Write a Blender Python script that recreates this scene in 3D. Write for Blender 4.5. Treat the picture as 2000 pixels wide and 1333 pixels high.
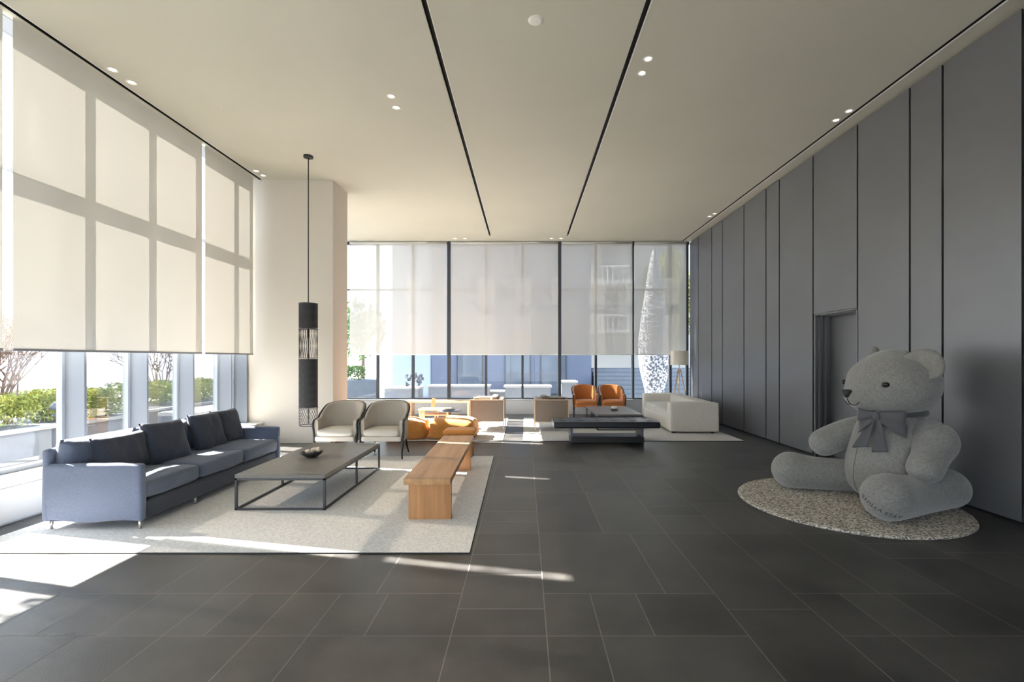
import bpy, bmesh, math, random
from mathutils import Vector, Matrix, noise, Euler
from mathutils.bvhtree import BVHTree
PI = math.pi
random.seed(7)
for o in list(bpy.data.objects): bpy.data.objects.remove(o)
scene = bpy.context.scene
COL = scene.collection

# ------------------------------------------------------------------ camera, world, sun, exposure
FPX = 930.0                    # focal length in pixels of a 2000 px wide frame
EYE = 1.55
cam_d = bpy.data.cameras.new('camera'); cam = bpy.data.objects.new('camera', cam_d); COL.objects.link(cam)
cam_d.sensor_fit = 'HORIZONTAL'; cam_d.sensor_width = 36.0; cam_d.lens = 36.0*FPX/2000
cam.location = (0, 0, EYE); cam.rotation_euler = (PI/2, 0, 0)
cam_d.shift_x = -25/2000; cam_d.shift_y = 35.5/2000
cam_d.clip_end = 500
scene.camera = cam
w = bpy.data.worlds.new('world'); scene.world = w; w.use_nodes = True
wn = w.node_tree; wn.nodes.clear()
wo = wn.nodes.new('ShaderNodeOutputWorld'); wb = wn.nodes.new('ShaderNodeBackground')
wt = wn.nodes.new('ShaderNodeTexCoord'); ws = wn.nodes.new('ShaderNodeSeparateXYZ'); wr = wn.nodes.new('ShaderNodeValToRGB')
wr.color_ramp.elements[0].position = 0.0; wr.color_ramp.elements[0].color = (0.86, 0.93, 1.0, 1)
wr.color_ramp.elements[1].position = 0.7; wr.color_ramp.elements[1].color = (0.62, 0.80, 1.0, 1)
wn.links.new(wt.outputs['Generated'], ws.inputs[0]); wn.links.new(ws.outputs['Z'], wr.inputs[0])
wn.links.new(wr.outputs[0], wb.inputs[0]); wn.links.new(wb.outputs[0], wo.inputs[0])
wb.inputs[1].default_value = 3.9
sun_d = bpy.data.lights.new('sun', 'SUN'); sun = bpy.data.objects.new('sun', sun_d); COL.objects.link(sun)
sun_d.energy = 46.0; sun_d.angle = math.radians(0.5); sun_d.color = (1.0, 0.93, 0.83)
SUN = Vector((1, -0.225, -0.868)).normalized()
sun.rotation_euler = SUN.to_track_quat('-Z', 'Y').to_euler()
vs = scene.view_settings; vs.view_transform = 'Standard'; vs.look = 'None'; vs.gamma = 1; vs.use_curve_mapping = False
vs.exposure = 0.40

# ------------------------------------------------------------------ materials
def nodes_of(name):
    m = bpy.data.materials.new(name); m.use_nodes = True
    return m, m.node_tree.nodes, m.node_tree.links, m.node_tree.nodes['Principled BSDF']
def mat(name, c, rough=0.6, metal=0.0, spec=0.5, var=0.0, scale=8.0, bump=0.0, bscale=60.0, stretch=(1,1,1), sheen=0.0, c2=None, bdist=0.01):
    m, N, L, P = nodes_of(name)
    P.inputs['Base Color'].default_value = (*c, 1); P.inputs['Roughness'].default_value = rough
    P.inputs['Metallic'].default_value = metal; P.inputs['Specular IOR Level'].default_value = spec
    if sheen: P.inputs['Sheen Weight'].default_value = sheen; P.inputs['Sheen Roughness'].default_value = 0.5
    tc = N.new('ShaderNodeTexCoord'); mp = N.new('ShaderNodeMapping'); mp.inputs['Scale'].default_value = stretch
    L.new(tc.outputs['Object'], mp.inputs[0])
    if var or c2:
        t = N.new('ShaderNodeTexNoise'); t.inputs['Scale'].default_value = scale; t.inputs['Detail'].default_value = 6
        r = N.new('ShaderNodeValToRGB'); a = c; b = c2 or tuple(min(1, x*(1+var)) for x in c)
        if not c2: a = tuple(x*(1-var) for x in c)
        r.color_ramp.elements[0].position = 0.32; r.color_ramp.elements[1].position = 0.68
        r.color_ramp.elements[0].color = (*a, 1); r.color_ramp.elements[1].color = (*b, 1)
        L.new(mp.outputs[0], t.inputs['Vector']); L.new(t.outputs['Fac'], r.inputs[0]); L.new(r.outputs[0], P.inputs['Base Color'])
    if bump:
        t = N.new('ShaderNodeTexNoise'); t.inputs['Scale'].default_value = bscale; t.inputs['Detail'].default_value = 3
        b = N.new('ShaderNodeBump'); b.inputs['Strength'].default_value = bump; b.inputs['Distance'].default_value = bdist
        L.new(mp.outputs[0], t.inputs['Vector']); L.new(t.outputs['Fac'], b.inputs['Height']); L.new(b.outputs[0], P.inputs['Normal'])
    return m
def wood(name, c1, c2, axis='Y', rough=0.45, scale=3.0):
    m, N, L, P = nodes_of(name)
    P.inputs['Roughness'].default_value = rough
    tc = N.new('ShaderNodeTexCoord'); mp = N.new('ShaderNodeMapping')
    s = {'X': (0.6, 9, 9), 'Y': (9, 0.6, 9), 'Z': (9, 9, 0.6)}[axis]; mp.inputs['Scale'].default_value = s
    t = N.new('ShaderNodeTexNoise'); t.inputs['Scale'].default_value = scale; t.inputs['Detail'].default_value = 8; t.inputs['Distortion'].default_value = 0.6
    t2 = N.new('ShaderNodeTexNoise'); t2.inputs['Scale'].default_value = scale*0.35; t2.inputs['Detail'].default_value = 0
    r = N.new('ShaderNodeValToRGB'); r.color_ramp.elements[0].position = 0.3; r.color_ramp.elements[1].position = 0.7
    r.color_ramp.elements[0].color = (*c1, 1); r.color_ramp.elements[1].color = (*c2, 1)
    mx = N.new('ShaderNodeMix'); mx.data_type = 'FLOAT'; mx.inputs['Factor'].default_value = 0.45
    L.new(tc.outputs['Object'], mp.inputs[0]); L.new(mp.outputs[0], t.inputs['Vector']); L.new(mp.outputs[0], t2.inputs['Vector'])
    L.new(t.outputs['Fac'], mx.inputs['A']); L.new(t2.outputs['Fac'], mx.inputs['B']); L.new(mx.outputs['Result'], r.inputs[0]); L.new(r.outputs[0], P.inputs['Base Color'])
    return m
def blind_mat(name, c, transp, transl=0.55, tc=(1,1,1)):
    m = bpy.data.materials.new(name); m.use_nodes = True; N = m.node_tree.nodes; L = m.node_tree.links; N.clear()
    out = N.new('ShaderNodeOutputMaterial'); d = N.new('ShaderNodeBsdfDiffuse'); t = N.new('ShaderNodeBsdfTranslucent'); tr = N.new('ShaderNodeBsdfTransparent')
    tr.inputs[0].default_value = (*tc, 1)
    d.inputs[0].default_value = (*c, 1); t.inputs[0].default_value = (*c, 1)
    a = N.new('ShaderNodeMixShader'); a.inputs[0].default_value = transl; b = N.new('ShaderNodeMixShader'); b.inputs[0].default_value = transp
    L.new(d.outputs[0], a.inputs[1]); L.new(t.outputs[0], a.inputs[2]); L.new(a.outputs[0], b.inputs[1]); L.new(tr.outputs[0], b.inputs[2]); L.new(b.outputs[0], out.inputs[0])
    return m
def glass_mat(name, tint=(1,1,1), refl=1.0):
    m = bpy.data.materials.new(name); m.use_nodes = True; N = m.node_tree.nodes; L = m.node_tree.links; N.clear()
    out = N.new('ShaderNodeOutputMaterial'); g = N.new('ShaderNodeBsdfGlossy'); g.inputs['Roughness'].default_value = 0.0
    tr = N.new('ShaderNodeBsdfTransparent'); tr.inputs[0].default_value = (*tint, 1)
    f = N.new('ShaderNodeFresnel'); f.inputs[0].default_value = 1.35
    mu = N.new('ShaderNodeMath'); mu.operation = 'MULTIPLY'; mu.inputs[1].default_value = refl
    mx = N.new('ShaderNodeMixShader'); L.new(f.outputs[0], mu.inputs[0]); L.new(mu.outputs[0], mx.inputs[0]); L.new(tr.outputs[0], mx.inputs[1]); L.new(g.outputs[0], mx.inputs[2]); L.new(mx.outputs[0], out.inputs[0])
    return m
def emit_mat(name, c, s):
    m, N, L, P = nodes_of(name)
    P.inputs['Base Color'].default_value = (*c, 1); P.inputs['Emission Color'].default_value = (*c, 1); P.inputs['Emission Strength'].default_value = s
    return m
def tile_mat():
    m, N, L, P = nodes_of('charcoal_stone_tile'); P.inputs['Specular IOR Level'].default_value = 1.0
    at = N.new('ShaderNodeAttribute'); at.attribute_name = 'tone'
    tc = N.new('ShaderNodeTexCoord'); t = N.new('ShaderNodeTexNoise'); t.inputs['Scale'].default_value = 1.7; t.inputs['Detail'].default_value = 9; t.inputs['Roughness'].default_value = 0.62
    t3 = N.new('ShaderNodeTexNoise'); t3.inputs['Scale'].default_value = 120; t3.inputs['Detail'].default_value = 2
    r = N.new('ShaderNodeValToRGB'); r.color_ramp.elements[0].position = 0.42; r.color_ramp.elements[1].position = 0.78
    r.color_ramp.elements[0].color = (0.017, 0.0165, 0.016, 1); r.color_ramp.elements[1].color = (0.080, 0.076, 0.071, 1)
    ad = N.new('ShaderNodeMath'); ad.operation = 'MULTIPLY_ADD'; ad.inputs[1].default_value = 0.20; L.new(t3.outputs['Fac'], ad.inputs[0]); L.new(t.outputs['Fac'], ad.inputs[2])
    ad2 = N.new('ShaderNodeMath'); ad2.operation = 'ADD'; L.new(ad.outputs[0], ad2.inputs[0]); L.new(at.outputs['Fac'], ad2.inputs[1])
    L.new(tc.outputs['Object'], t.inputs['Vector']); L.new(tc.outputs['Object'], t3.inputs['Vector'])
    L.new(ad2.outputs[0], r.inputs[0]); L.new(r.outputs[0], P.inputs['Base Color'])
    rr = N.new('ShaderNodeMapRange'); rr.inputs['To Min'].default_value = 0.30; rr.inputs['To Max'].default_value = 0.52; L.new(t.outputs['Fac'], rr.inputs['Value']); L.new(rr.outputs[0], P.inputs['Roughness'])
    b = N.new('ShaderNodeBump'); b.inputs['Strength'].default_value = 0.12; b.inputs['Distance'].default_value = 0.004; L.new(t3.outputs['Fac'], b.inputs['Height']); L.new(b.outputs[0], P.inputs['Normal'])
    return m
def speckle(name, c1, c2, scale=160, rough=0.95, bump=0.6, dist=0.01, detail=2):
    m, N, L, P = nodes_of(name); P.inputs['Roughness'].default_value = rough; P.inputs['Specular IOR Level'].default_value = 0.15
    tc = N.new('ShaderNodeTexCoord'); t = N.new('ShaderNodeTexNoise'); t.inputs['Scale'].default_value = scale; t.inputs['Detail'].default_value = detail
    r = N.new('ShaderNodeValToRGB'); r.color_ramp.elements[0].position = 0.38; r.color_ramp.elements[1].position = 0.6
    r.color_ramp.elements[0].color = (*c1, 1); r.color_ramp.elements[1].color = (*c2, 1)
    b = N.new('ShaderNodeBump'); b.inputs['Strength'].default_value = bump; b.inputs['Distance'].default_value = dist
    L.new(tc.outputs['Object'], t.inputs['Vector']); L.new(t.outputs['Fac'], r.inputs[0]); L.new(r.outputs[0], P.inputs['Base Color']); L.new(t.outputs['Fac'], b.inputs['Height']); L.new(b.outputs[0], P.inputs['Normal'])
    return m

M = {}
M['tile'] = tile_mat()
M['grout'] = mat('grey_grout', (0.30, 0.285, 0.265), 0.9)
M['ceil'] = mat('ceiling_plaster', (0.53, 0.512, 0.43), 0.85, var=0.02, scale=1.0)
M['slot'] = mat('black_slot', (0.006, 0.006, 0.006), 0.7)
M['trimlight'] = mat('pale_metal_trim', (0.75, 0.73, 0.7), 0.4)
M['column'] = mat('column_paint', (0.62, 0.575, 0.51), 0.75)
M['plinth'] = mat('plinth_paint', (0.74, 0.72, 0.66), 0.6)
M['backsill'] = mat('back_spandrel', (0.60, 0.64, 0.68), 0.6)
M['panel'] = mat('charcoal_panel', (0.134, 0.136, 0.146), 0.34, spec=1.0, var=0.05, scale=1.5)
M['panel2'] = mat('charcoal_panel_dark', (0.010, 0.010, 0.011), 0.6)
M['rear'] = mat('rear_wall_paint', (0.25, 0.25, 0.25), 0.8)
M['alu'] = mat('window_aluminium', (0.17, 0.19, 0.225), 0.4, metal=0.15)
M['alu_dark'] = mat('dark_window_aluminium', (0.035, 0.04, 0.05), 0.4)
M['alu_pale'] = mat('pale_window_bead', (0.30, 0.33, 0.38), 0.4)
M['glass'] = glass_mat('window_glass', (0.98, 0.99, 1.0), 0.7)
M['blind'] = blind_mat('cream_blind_fabric', (0.74, 0.715, 0.65), 0.020, 0.0385, (1.0, 0.86, 0.70))
M['blind2'] = blind_mat('sheer_blind_fabric', (0.62, 0.61, 0.585), 0.12, 0.19)
M['bar'] = mat('blind_bottom_bar', (0.26, 0.26, 0.27), 0.5)
M['bar_w'] = mat('white_blind_bottom_bar', (0.78, 0.78, 0.76), 0.5)
M['rug'] = speckle('light_grey_wool', (0.74, 0.74, 0.735), (0.88, 0.88, 0.875), 50, bump=0.3)
M['rugedge'] = mat('dark_rug_binding', (0.05, 0.05, 0.05), 0.9)
M['rug2'] = speckle('pale_grey_wool', (0.60, 0.59, 0.57), (0.76, 0.75, 0.73), 60)
M['rugr'] = speckle('cream_loop_pile', (0.20, 0.185, 0.155), (0.85, 0.79, 0.69), 60, bump=1.0, dist=0.02)
M['denim'] = mat('denim_fabric', (0.085, 0.110, 0.175), 0.9, spec=0.15, c2=(0.15, 0.18, 0.26), scale=120, stretch=(1,1,2.5), bump=0.5, bscale=260, sheen=0.35)
M['navy'] = mat('navy_cushion_fabric', (0.040, 0.047, 0.070), 0.9, spec=0.15, c2=(0.070, 0.078, 0.105), scale=150, bump=0.4, bscale=200, sheen=0.25)
M['chrome'] = mat('brushed_steel', (0.7, 0.68, 0.65), 0.3, metal=1.0)
M['tabletop'] = mat('grey_tabletop', (0.165, 0.16, 0.148), 0.38, var=0.08, scale=20)
M['steel'] = mat('dark_steel', (0.07, 0.075, 0.085), 0.45, metal=0.3)
M['wood_y'] = wood('oak_along', (0.42, 0.215, 0.085), (0.66, 0.385, 0.18), 'Y')
M['wood_z'] = wood('oak_upright', (0.37, 0.165, 0.055), (0.62, 0.32, 0.13), 'Z')
M['wood_x'] = wood('pale_oak', (0.62, 0.42, 0.26), (0.75, 0.55, 0.37), 'X')
M['wood_o'] = wood('orange_wood', (0.52, 0.27, 0.13), (0.68, 0.40, 0.22), 'X')
M['beige'] = mat('beige_upholstery', (0.50, 0.45, 0.38), 0.75, var=0.04, scale=80, bump=0.15, bscale=300)
M['beige2'] = mat('pale_seat_upholstery', (0.66, 0.62, 0.56), 0.75, var=0.03, scale=80, bump=0.15, bscale=300)
M['darkwood'] = mat('black_stained_wood', (0.022, 0.021, 0.024), 0.4)
M['orange'] = mat('orange_velvet', (0.50, 0.165, 0.030), 0.8, var=0.06, scale=30, sheen=0.4)
M['orange2'] = mat('ochre_fabric', (0.66, 0.27, 0.055), 0.85, var=0.08, scale=20, bump=0.3, bscale=60, sheen=0.2)
M['brown'] = mat('taupe_fabric', (0.185, 0.150, 0.120), 0.9, var=0.08, scale=60, sheen=0.3)
M['cream'] = mat('cream_fabric', (0.66, 0.62, 0.55), 0.85, var=0.03, scale=30, bump=0.2, bscale=120, sheen=0.2)
M['palewood'] = wood('pale_lamp_wood', (0.60, 0.42, 0.28), (0.74, 0.56, 0.40), 'Z')
M['shade'] = blind_mat('linen_lampshade', (0.80, 0.76, 0.68), 0.0, 0.35)
M['blackleather'] = mat('black_leather', (0.018, 0.019, 0.024), 0.38)
M['smoke'] = mat('smoked_panel', (0.12, 0.14, 0.18), 0.2)
M['mesh_dark'] = mat('dark_wire', (0.05, 0.05, 0.053), 0.5)
M['bear'] = mat('grey_plush', (0.22, 0.215, 0.205), 0.95, spec=0.1, c2=(0.30, 0.295, 0.28), scale=45, bump=0.35, bscale=220, sheen=0.5)
M['bearear'] = mat('pale_plush', (0.28, 0.27, 0.25), 0.95, spec=0.1, var=0.12, scale=30, bump=0.4, bscale=120, sheen=0.4)
M['bow'] = mat('grey_satin_ribbon', (0.085, 0.085, 0.092), 0.65, var=0.06, scale=90, sheen=0.3)
M['eye'] = mat('glossy_black', (0.008, 0.008, 0.008), 0.12)
M['thread'] = mat('dark_thread', (0.03, 0.03, 0.035), 0.8)
M['seam'] = mat('grey_seam', (0.13, 0.13, 0.125), 0.9)
M['bowl'] = mat('dark_shell_bowl', (0.035, 0.03, 0.028), 0.3)
M['shell'] = mat('cream_seashell', (0.62, 0.52, 0.40), 0.5, var=0.25, scale=20)
M['porcelain'] = mat('white_porcelain', (0.75, 0.74, 0.72), 0.3)
M['lens'] = emit_mat('warm_lamp_lens', (1.0, 0.92, 0.76), 1.2)
M['white'] = mat('white_plastic', (0.80, 0.77, 0.70), 0.5)
M['canopyblack'] = mat('black_metal', (0.015, 0.015, 0.015), 0.4)
M['pave'] = mat('pale_paving', (0.30, 0.30, 0.30), 0.9, var=0.06, scale=1.5)
M['road'] = mat('grey_road', (0.14, 0.145, 0.155), 0.9)
M['stonew'] = mat('pale_stone', (0.15, 0.165, 0.19), 0.8, var=0.06, scale=4)
M['stonew2'] = mat('grey_stone', (0.085, 0.10, 0.125), 0.8, var=0.06, scale=4)
M['hedge'] = mat('hedge_leaves', (0.09, 0.14, 0.02), 0.8, c2=(0.30, 0.31, 0.07), scale=6)
M['leafdark'] = mat('dark_leaves', (0.05, 0.10, 0.03), 0.8, c2=(0.14, 0.22, 0.06), scale=4)
M['leafyel'] = mat('yellow_leaves', (0.12, 0.14, 0.02), 0.8, c2=(0.28, 0.27, 0.06), scale=4)
M['twig'] = mat('brown_twig', (0.13, 0.085, 0.07), 0.9)
M['dry'] = mat('dry_grass', (0.28, 0.23, 0.16), 0.9, var=0.2, scale=10)
M['facade'] = mat('blue_grey_facade', (0.085, 0.105, 0.16), 0.55, var=0.05, scale=0.7)
M['facade2'] = mat('pale_blue_facade', (0.22, 0.27, 0.34), 0.6, var=0.03, scale=0.7)
M['facade3'] = mat('pale_facade', (0.30, 0.30, 0.29), 0.7)
M['facglass'] = mat('facade_glazing', (0.08, 0.10, 0.13), 0.1)
M['sculpt'] = speckle('perforated_white_shell', (0.06, 0.07, 0.09), (0.36, 0.36, 0.37), 16, 0.5, 0.2, 0.02, 0)

# ------------------------------------------------------------------ mesh helpers
class MB:
    def __init__(s): s.bm = bmesh.new()
    def box(s, x0, x1, y0, y1, z0, z1, bev=0.0, seg=2, mi=0, mtx=None):
        vs_ = [s.bm.verts.new((x, y, z)) for z in (z0, z1) for y in (y0, y1) for x in (x0, x1)]
        fs = [s.bm.faces.new([vs_[i] for i in q]) for q in ((0,2,3,1),(4,5,7,6),(0,1,5,4),(2,6,7,3),(0,4,6,2),(1,3,7,5))]
        for f in fs: f.material_index = mi
        if mtx is not None: bmesh.ops.transform(s.bm, matrix=mtx, verts=vs_)
        if bev:
            ed = list({e for f in fs for e in f.edges})
            r = bmesh.ops.bevel(s.bm, geom=ed, offset=bev, segments=seg, affect='EDGES', profile=0.5)
            for f in r['faces']: f.material_index = mi; f.smooth = True
        return s
    def tube(s, pts, rad, n=10, closed=False, mi=0, cap=True):
        pts = [Vector(p) for p in pts]; m = len(pts)
        rs = rad if isinstance(rad, (list, tuple)) else [rad]*m
        rings = []; up = None
        for i, p in enumerate(pts):
            a = pts[(i-1) % m] if (closed or i > 0) else p; b = pts[(i+1) % m] if (closed or i < m-1) else p
            t = (b-a).normalized() if (b-a).length > 1e-9 else Vector((0,0,1))
            if up is None: up = t.orthogonal().normalized()
            up = (up - t*up.dot(t)); up = up.normalized() if up.length > 1e-6 else t.orthogonal().normalized()
            sd = t.cross(up)
            rings.append([s.bm.verts.new(p + (up*math.cos(2*PI*k/n) + sd*math.sin(2*PI*k/n))*rs[i]) for k in range(n)])
        for i in range(m if closed else m-1):
            A, B = rings[i], rings[(i+1) % m]
            for k in range(n):
                f = s.bm.faces.new((A[k], A[(k+1)%n], B[(k+1)%n], B[k])); f.smooth = True; f.material_index = mi
        if cap and not closed:
            for R_, rv in ((rings[0], True), (rings[-1], False)):
                f = s.bm.faces.new(list(reversed(R_)) if rv else R_); f.material_index = mi
        return s
    def cyl(s, p0, p1, r0, r1=None, n=20, mi=0): return s.tube([p0, p1], [r0, r0 if r1 is None else r1], n, mi=mi)
    def lathe(s, prof, c=(0,0,0), n=32, mi=0, sx=1.0, sy=1.0):
        rings = []
        for r, z in prof:
            if r < 1e-6: rings.append([s.bm.verts.new((c[0], c[1], c[2]+z))])
            else: rings.append([s.bm.verts.new((c[0]+r*sx*math.cos(2*PI*k/n), c[1]+r*sy*math.sin(2*PI*k/n), c[2]+z)) for k in range(n)])
        for A, B in zip(rings, rings[1:]):
            for k in range(n):
                q = [A[k % len(A)], A[(k+1) % len(A)], B[(k+1) % len(B)], B[k % len(B)]]
                u = []
                for v in q:
                    if v not in u: u.append(v)
                if len(u) >= 3:
                    f = s.bm.faces.new(u); f.smooth = True; f.material_index = mi
        return s
    def soft(s, c, size, r, bulge=(0,0,0), nz=0.0, n=14, mtx=None, seed=0, mi=0, ns=3.0):
        """rounded, puffed box centred on c"""
        hx, hy, hz = [q/2 for q in size]; cache = {}; new = []
        def vert(p):
            key = tuple(round(q, 5) for q in p)
            if key in cache: return cache[key]
            P = Vector((p[0]*hx, p[1]*hy, p[2]*hz)); I = Vector((max(-hx+r, min(hx-r, P.x)), max(-hy+r, min(hy-r, P.y)), max(-hz+r, min(hz-r, P.z))))
            d = P-I
            Q = I + d.normalized()*r if d.length > 1e-9 else P
            if d.length < 1e-9: Q = P
            u, v, w_ = Q.x/hx, Q.y/hy, Q.z/hz
            Q = Vector((Q.x + bulge[0]*u*(1-v*v)*(1-w_*w_), Q.y + bulge[1]*v*(1-u*u)*(1-w_*w_), Q.z + bulge[2]*w_*(1-u*u)*(1-v*v)))
            if nz: Q += noise.noise_vector((Q+Vector((seed*3.1, seed*1.7, seed)))*ns/1.0)*nz + noise.noise_vector((Q+Vector((seed, 5, 1)))*ns*2.7)*nz*0.4
            Q = (mtx @ Q if mtx is not None else Q) + Vector(c)
            b = s.bm.verts.new(Q); cache[key] = b; new.append(b); return b
        def grid(fn):
            for i in range(n):
                for j in range(n):
                    a, b_, c_, d_ = [tuple(fn(-1+2*(i+di)/n, -1+2*(j+dj)/n)) for di, dj in ((0,0),(1,0),(1,1),(0,1))]
                    f = s.bm.faces.new([vert(q) for q in (a, b_, c_, d_)]); f.smooth = True; f.material_index = mi
        def e(t): return math.copysign(1-(1-abs(t))**1.6, t)
        grid(lambda u, v: (e(u), e(v), 1)); grid(lambda u, v: (e(v), e(u), -1)); grid(lambda u, v: (e(v), 1, e(u))); grid(lambda u, v: (e(u), -1, e(v)))
        grid(lambda u, v: (1, e(u), e(v))); grid(lambda u, v: (-1, e(v), e(u)))
        return s
    def pillow(s, w_, h_, t, mtx, n=20, seed=0, nz=0.012):
        """pillow lying in local XZ, thickness on Y"""
        top = {}; bot = {}
        for i in range(n+1):
            for j in range(n+1):
                u, v = -1+2*i/n, -1+2*j/n
                pin = 1 - 0.07*(1-abs(v)**2)*abs(u)**4; pin2 = 1 - 0.07*(1-abs(u)**2)*abs(v)**4
                x, z = u*w_/2*pin, v*h_/2*pin2
                th = t/2*((max(0, 1-u**4)*max(0, 1-v**4))**0.42)
                q = noise.noise(Vector((x*6+seed, z*6, seed)))*nz + noise.noise(Vector((x*16+seed, z*9, seed*2)))*nz*0.5
                edge = (i in (0, n) or j in (0, n))
                a = s.bm.verts.new(mtx @ Vector((x, -th+q*(0 if edge else 1), z))); top[i, j] = a
                bot[i, j] = a if edge else s.bm.verts.new(mtx @ Vector((x, th+q, z)))
        for i in range(n):
            for j in range(n):
                f = s.bm.faces.new((top[i,j], top[i+1,j], top[i+1,j+1], top[i,j+1])); f.smooth = True
                q = [bot[i,j], bot[i,j+1], bot[i+1,j+1], bot[i+1,j]]
                try: f = s.bm.faces.new(q); f.smooth = True
                except ValueError: pass
        return s
    def limb(s, pts, radii, n=28, steps=8, squash=None):
        P = [Vector(p) for p in pts]; out = []; R = []
        def cr(a, b, c, d, t): return 0.5*((2*b)+(c-a)*t+(2*a-5*b+4*c-d)*t*t+(3*b-a-3*c+d)*t**3)
        for i in range(len(P)-1):
            a = P[max(0, i-1)]; b = P[i]; c = P[i+1]; d = P[min(len(P)-1, i+2)]
            ra, rb, rc, rd = radii[max(0,i-1)], radii[i], radii[i+1], radii[min(len(P)-1, i+2)]
            for k in range(steps): t = k/steps; out.append(cr(a,b,c,d,t)); R.append(cr(ra,rb,rc,rd,t))
        out.append(P[-1]); R.append(radii[-1])
        h0 = (out[0]-out[1]).normalized(); h1 = (out[-1]-out[-2]).normalized(); pre = []; post = []
        for k in range(7):
            a = PI/2*(1-k/7.0)*0.99
            pre.append((out[0]+h0*R[0]*math.sin(a), max(1e-3, R[0]*math.cos(a)))); post.append((out[-1]+h1*R[-1]*math.sin(a), max(1e-3, R[-1]*math.cos(a))))
        seq = pre + list(zip(out[1:-1], R[1:-1])) + post[::-1]
        return s.tube([q[0] for q in seq], [q[1] for q in seq], n)
    def build(s, name, m, parent=None, smooth=None, fix=True):
        if fix: bmesh.ops.recalc_face_normals(s.bm, faces=s.bm.faces[:])
        me = bpy.data.meshes.new(name); s.bm.to_mesh(me); s.bm.free()
        for x in (m if isinstance(m, (list, tuple)) else [m]): me.materials.append(x)
        if smooth: me.polygons.foreach_set('use_smooth', [True]*len(me.polygons))
        o = bpy.data.objects.new(name, me); COL.objects.link(o)
        if parent is not None: o.parent = parent
        return o
def thing(name, label, cat, loc=(0,0,0), rz=0.0, group=None):
    o = bpy.data.objects.new(name, None); COL.objects.link(o); o.location = loc; o.rotation_euler = (0, 0, rz); o.empty_display_size = 0.1
    o['label'] = label; o['category'] = cat
    if group: o['group'] = group
    return o
def tag(o, label, cat, group=None, kind=None):
    o['label'] = label; o['category'] = cat
    if group: o['group'] = group
    if kind: o['kind'] = kind
    return o
def struct(o): o['kind'] = 'structure'; return o
def sroot(name, loc=(0,0,0)):
    o = bpy.data.objects.new(name, None); COL.objects.link(o); o.location = loc; o['kind'] = 'structure'; return o
def kids(o): return [c for c in bpy.data.objects if c.parent == o]
def dup(o, loc=None, rz=None, label=None, group=None, parent=None, remat=None):
    c = o.copy(); COL.objects.link(c); c.parent = parent
    if remat and c.type == 'MESH':
        c.data = o.data.copy()
        for i, mm in enumerate(c.data.materials):
            if mm.name in remat: c.data.materials[i] = remat[mm.name]
    if loc is not None: c.location = loc
    if rz is not None: c.rotation_euler = (0, 0, rz)
    if label: c['label'] = label
    if group: c['group'] = group
    for k in kids(o): dup(k, parent=c, remat=remat)
    return c
def T(x, y, z, rx=0, ry=0, rz=0): return Matrix.Translation((x, y, z)) @ Euler((rx, ry, rz)).to_matrix().to_4x4()

CEIL = 4.86; XR = 4.64; YB = 13.40; XL = -4.84; YR = -3.2

# ------------------------------------------------------------------ floor (staggered stone tiles)
def make_floor():
    mb = MB(); bm = mb.bm; tones = []
    rnd = random.Random(11)
    y0, y1 = YR, YB+0.2
    cols = [-5.45, -4.9, -4.25, -3.60, -3.06, -2.03, -1.52, -0.415, 0.123, 1.255, 1.775, 2.83, 3.36, 4.40, 5.2]
    rowsY = {}
    fixed = {6: [(2.12, 2.665, [-1.214]), (2.665, 3.147, [-1.214, -0.90]), (3.147, 4.24, [-0.98])],
             7: [(2.12, 2.665, []), (2.665, 2.954, []), (2.954, 3.42, []), (3.42, 3.78, []), (3.78, 4.24, [])],
             8: [(2.12, 2.665, [0.43]), (2.665, 3.147, [0.43, 0.73]), (3.147, 4.24, [0.93]), (4.24, 5.54, [0.70])],
             9: [(2.12, 2.95, []), (2.95, 4.24, [])],
             10: [(2.12, 2.665, [2.08]), (2.665, 3.147, [2.08, 2.40]), (3.147, 4.24, [2.35]), (4.24, 5.1, [2.3])],
             5: [(2.12, 2.665, []), (2.665, 3.147, [-1.80]), (3.147, 3.75, [])],
             4: [(2.12, 2.665, [-2.5]), (2.665, 3.147, [-2.75, -2.4]), (3.147, 3.75, [-2.45])]}
    g = 0.0032
    def tile(xa, xb, ya, yb):
        v = [bm.verts.new(q) for q in ((xa+g, ya+g, 0), (xb-g, ya+g, 0), (xb-g, yb-g, 0), (xa+g, yb-g, 0))]
        bm.faces.new(v); tones.append(rnd.uniform(-0.11, 0.09))
    for ci in range(len(cols)-1):
        xa, xb = cols[ci], cols[ci+1]; wd = xb-xa; rows = []
        fx = fixed.get(ci, [])
        ya = 2.12 if ci % 2 == 0 else 2.12
        y = ya
        while y > y0:
            hgt = rnd.choice([0.48, 0.30, 0.60, 1.1]); rows.append((max(y0, y-hgt), y, None)); y -= hgt
        rows += fx; y = fx[-1][1] if fx else ya
        while y < y1:
            hgt = rnd.choice([0.48, 0.30, 0.60, 1.1, 0.6]); rows.append((y, min(y1, y+hgt), None)); y += hgt
        for a, b, sp in rows:
            if b-a < 0.02: continue
            if sp is None:
                sp = []
                if wd > 0.8:
                    sp = [xa+wd*0.5] if (b-a) > 0.5 else rnd.choice([[xa+wd*0.28], [xa+wd*0.28, xa+wd*0.56], [xa+wd*0.7]])
            xs = [xa]+sp+[xb]
            for p, q in zip(xs, xs[1:]): tile(p, q, a, b)
    v = [bm.verts.new(q) for q in ((cols[0], y0, -0.0012), (cols[-1], y0, -0.0012), (cols[-1], y1, -0.0012), (cols[0], y1, -0.0012))]
    f = bm.faces.new(v); f.material_index = 1; tones.append(0)
    o = mb.build('floor', [M['tile'], M['grout']], fix=False)
    at = o.data.attributes.new('tone', 'FLOAT', 'FACE'); at.data.foreach_set('value', tones)
    return struct(o)
make_floor()

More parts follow.
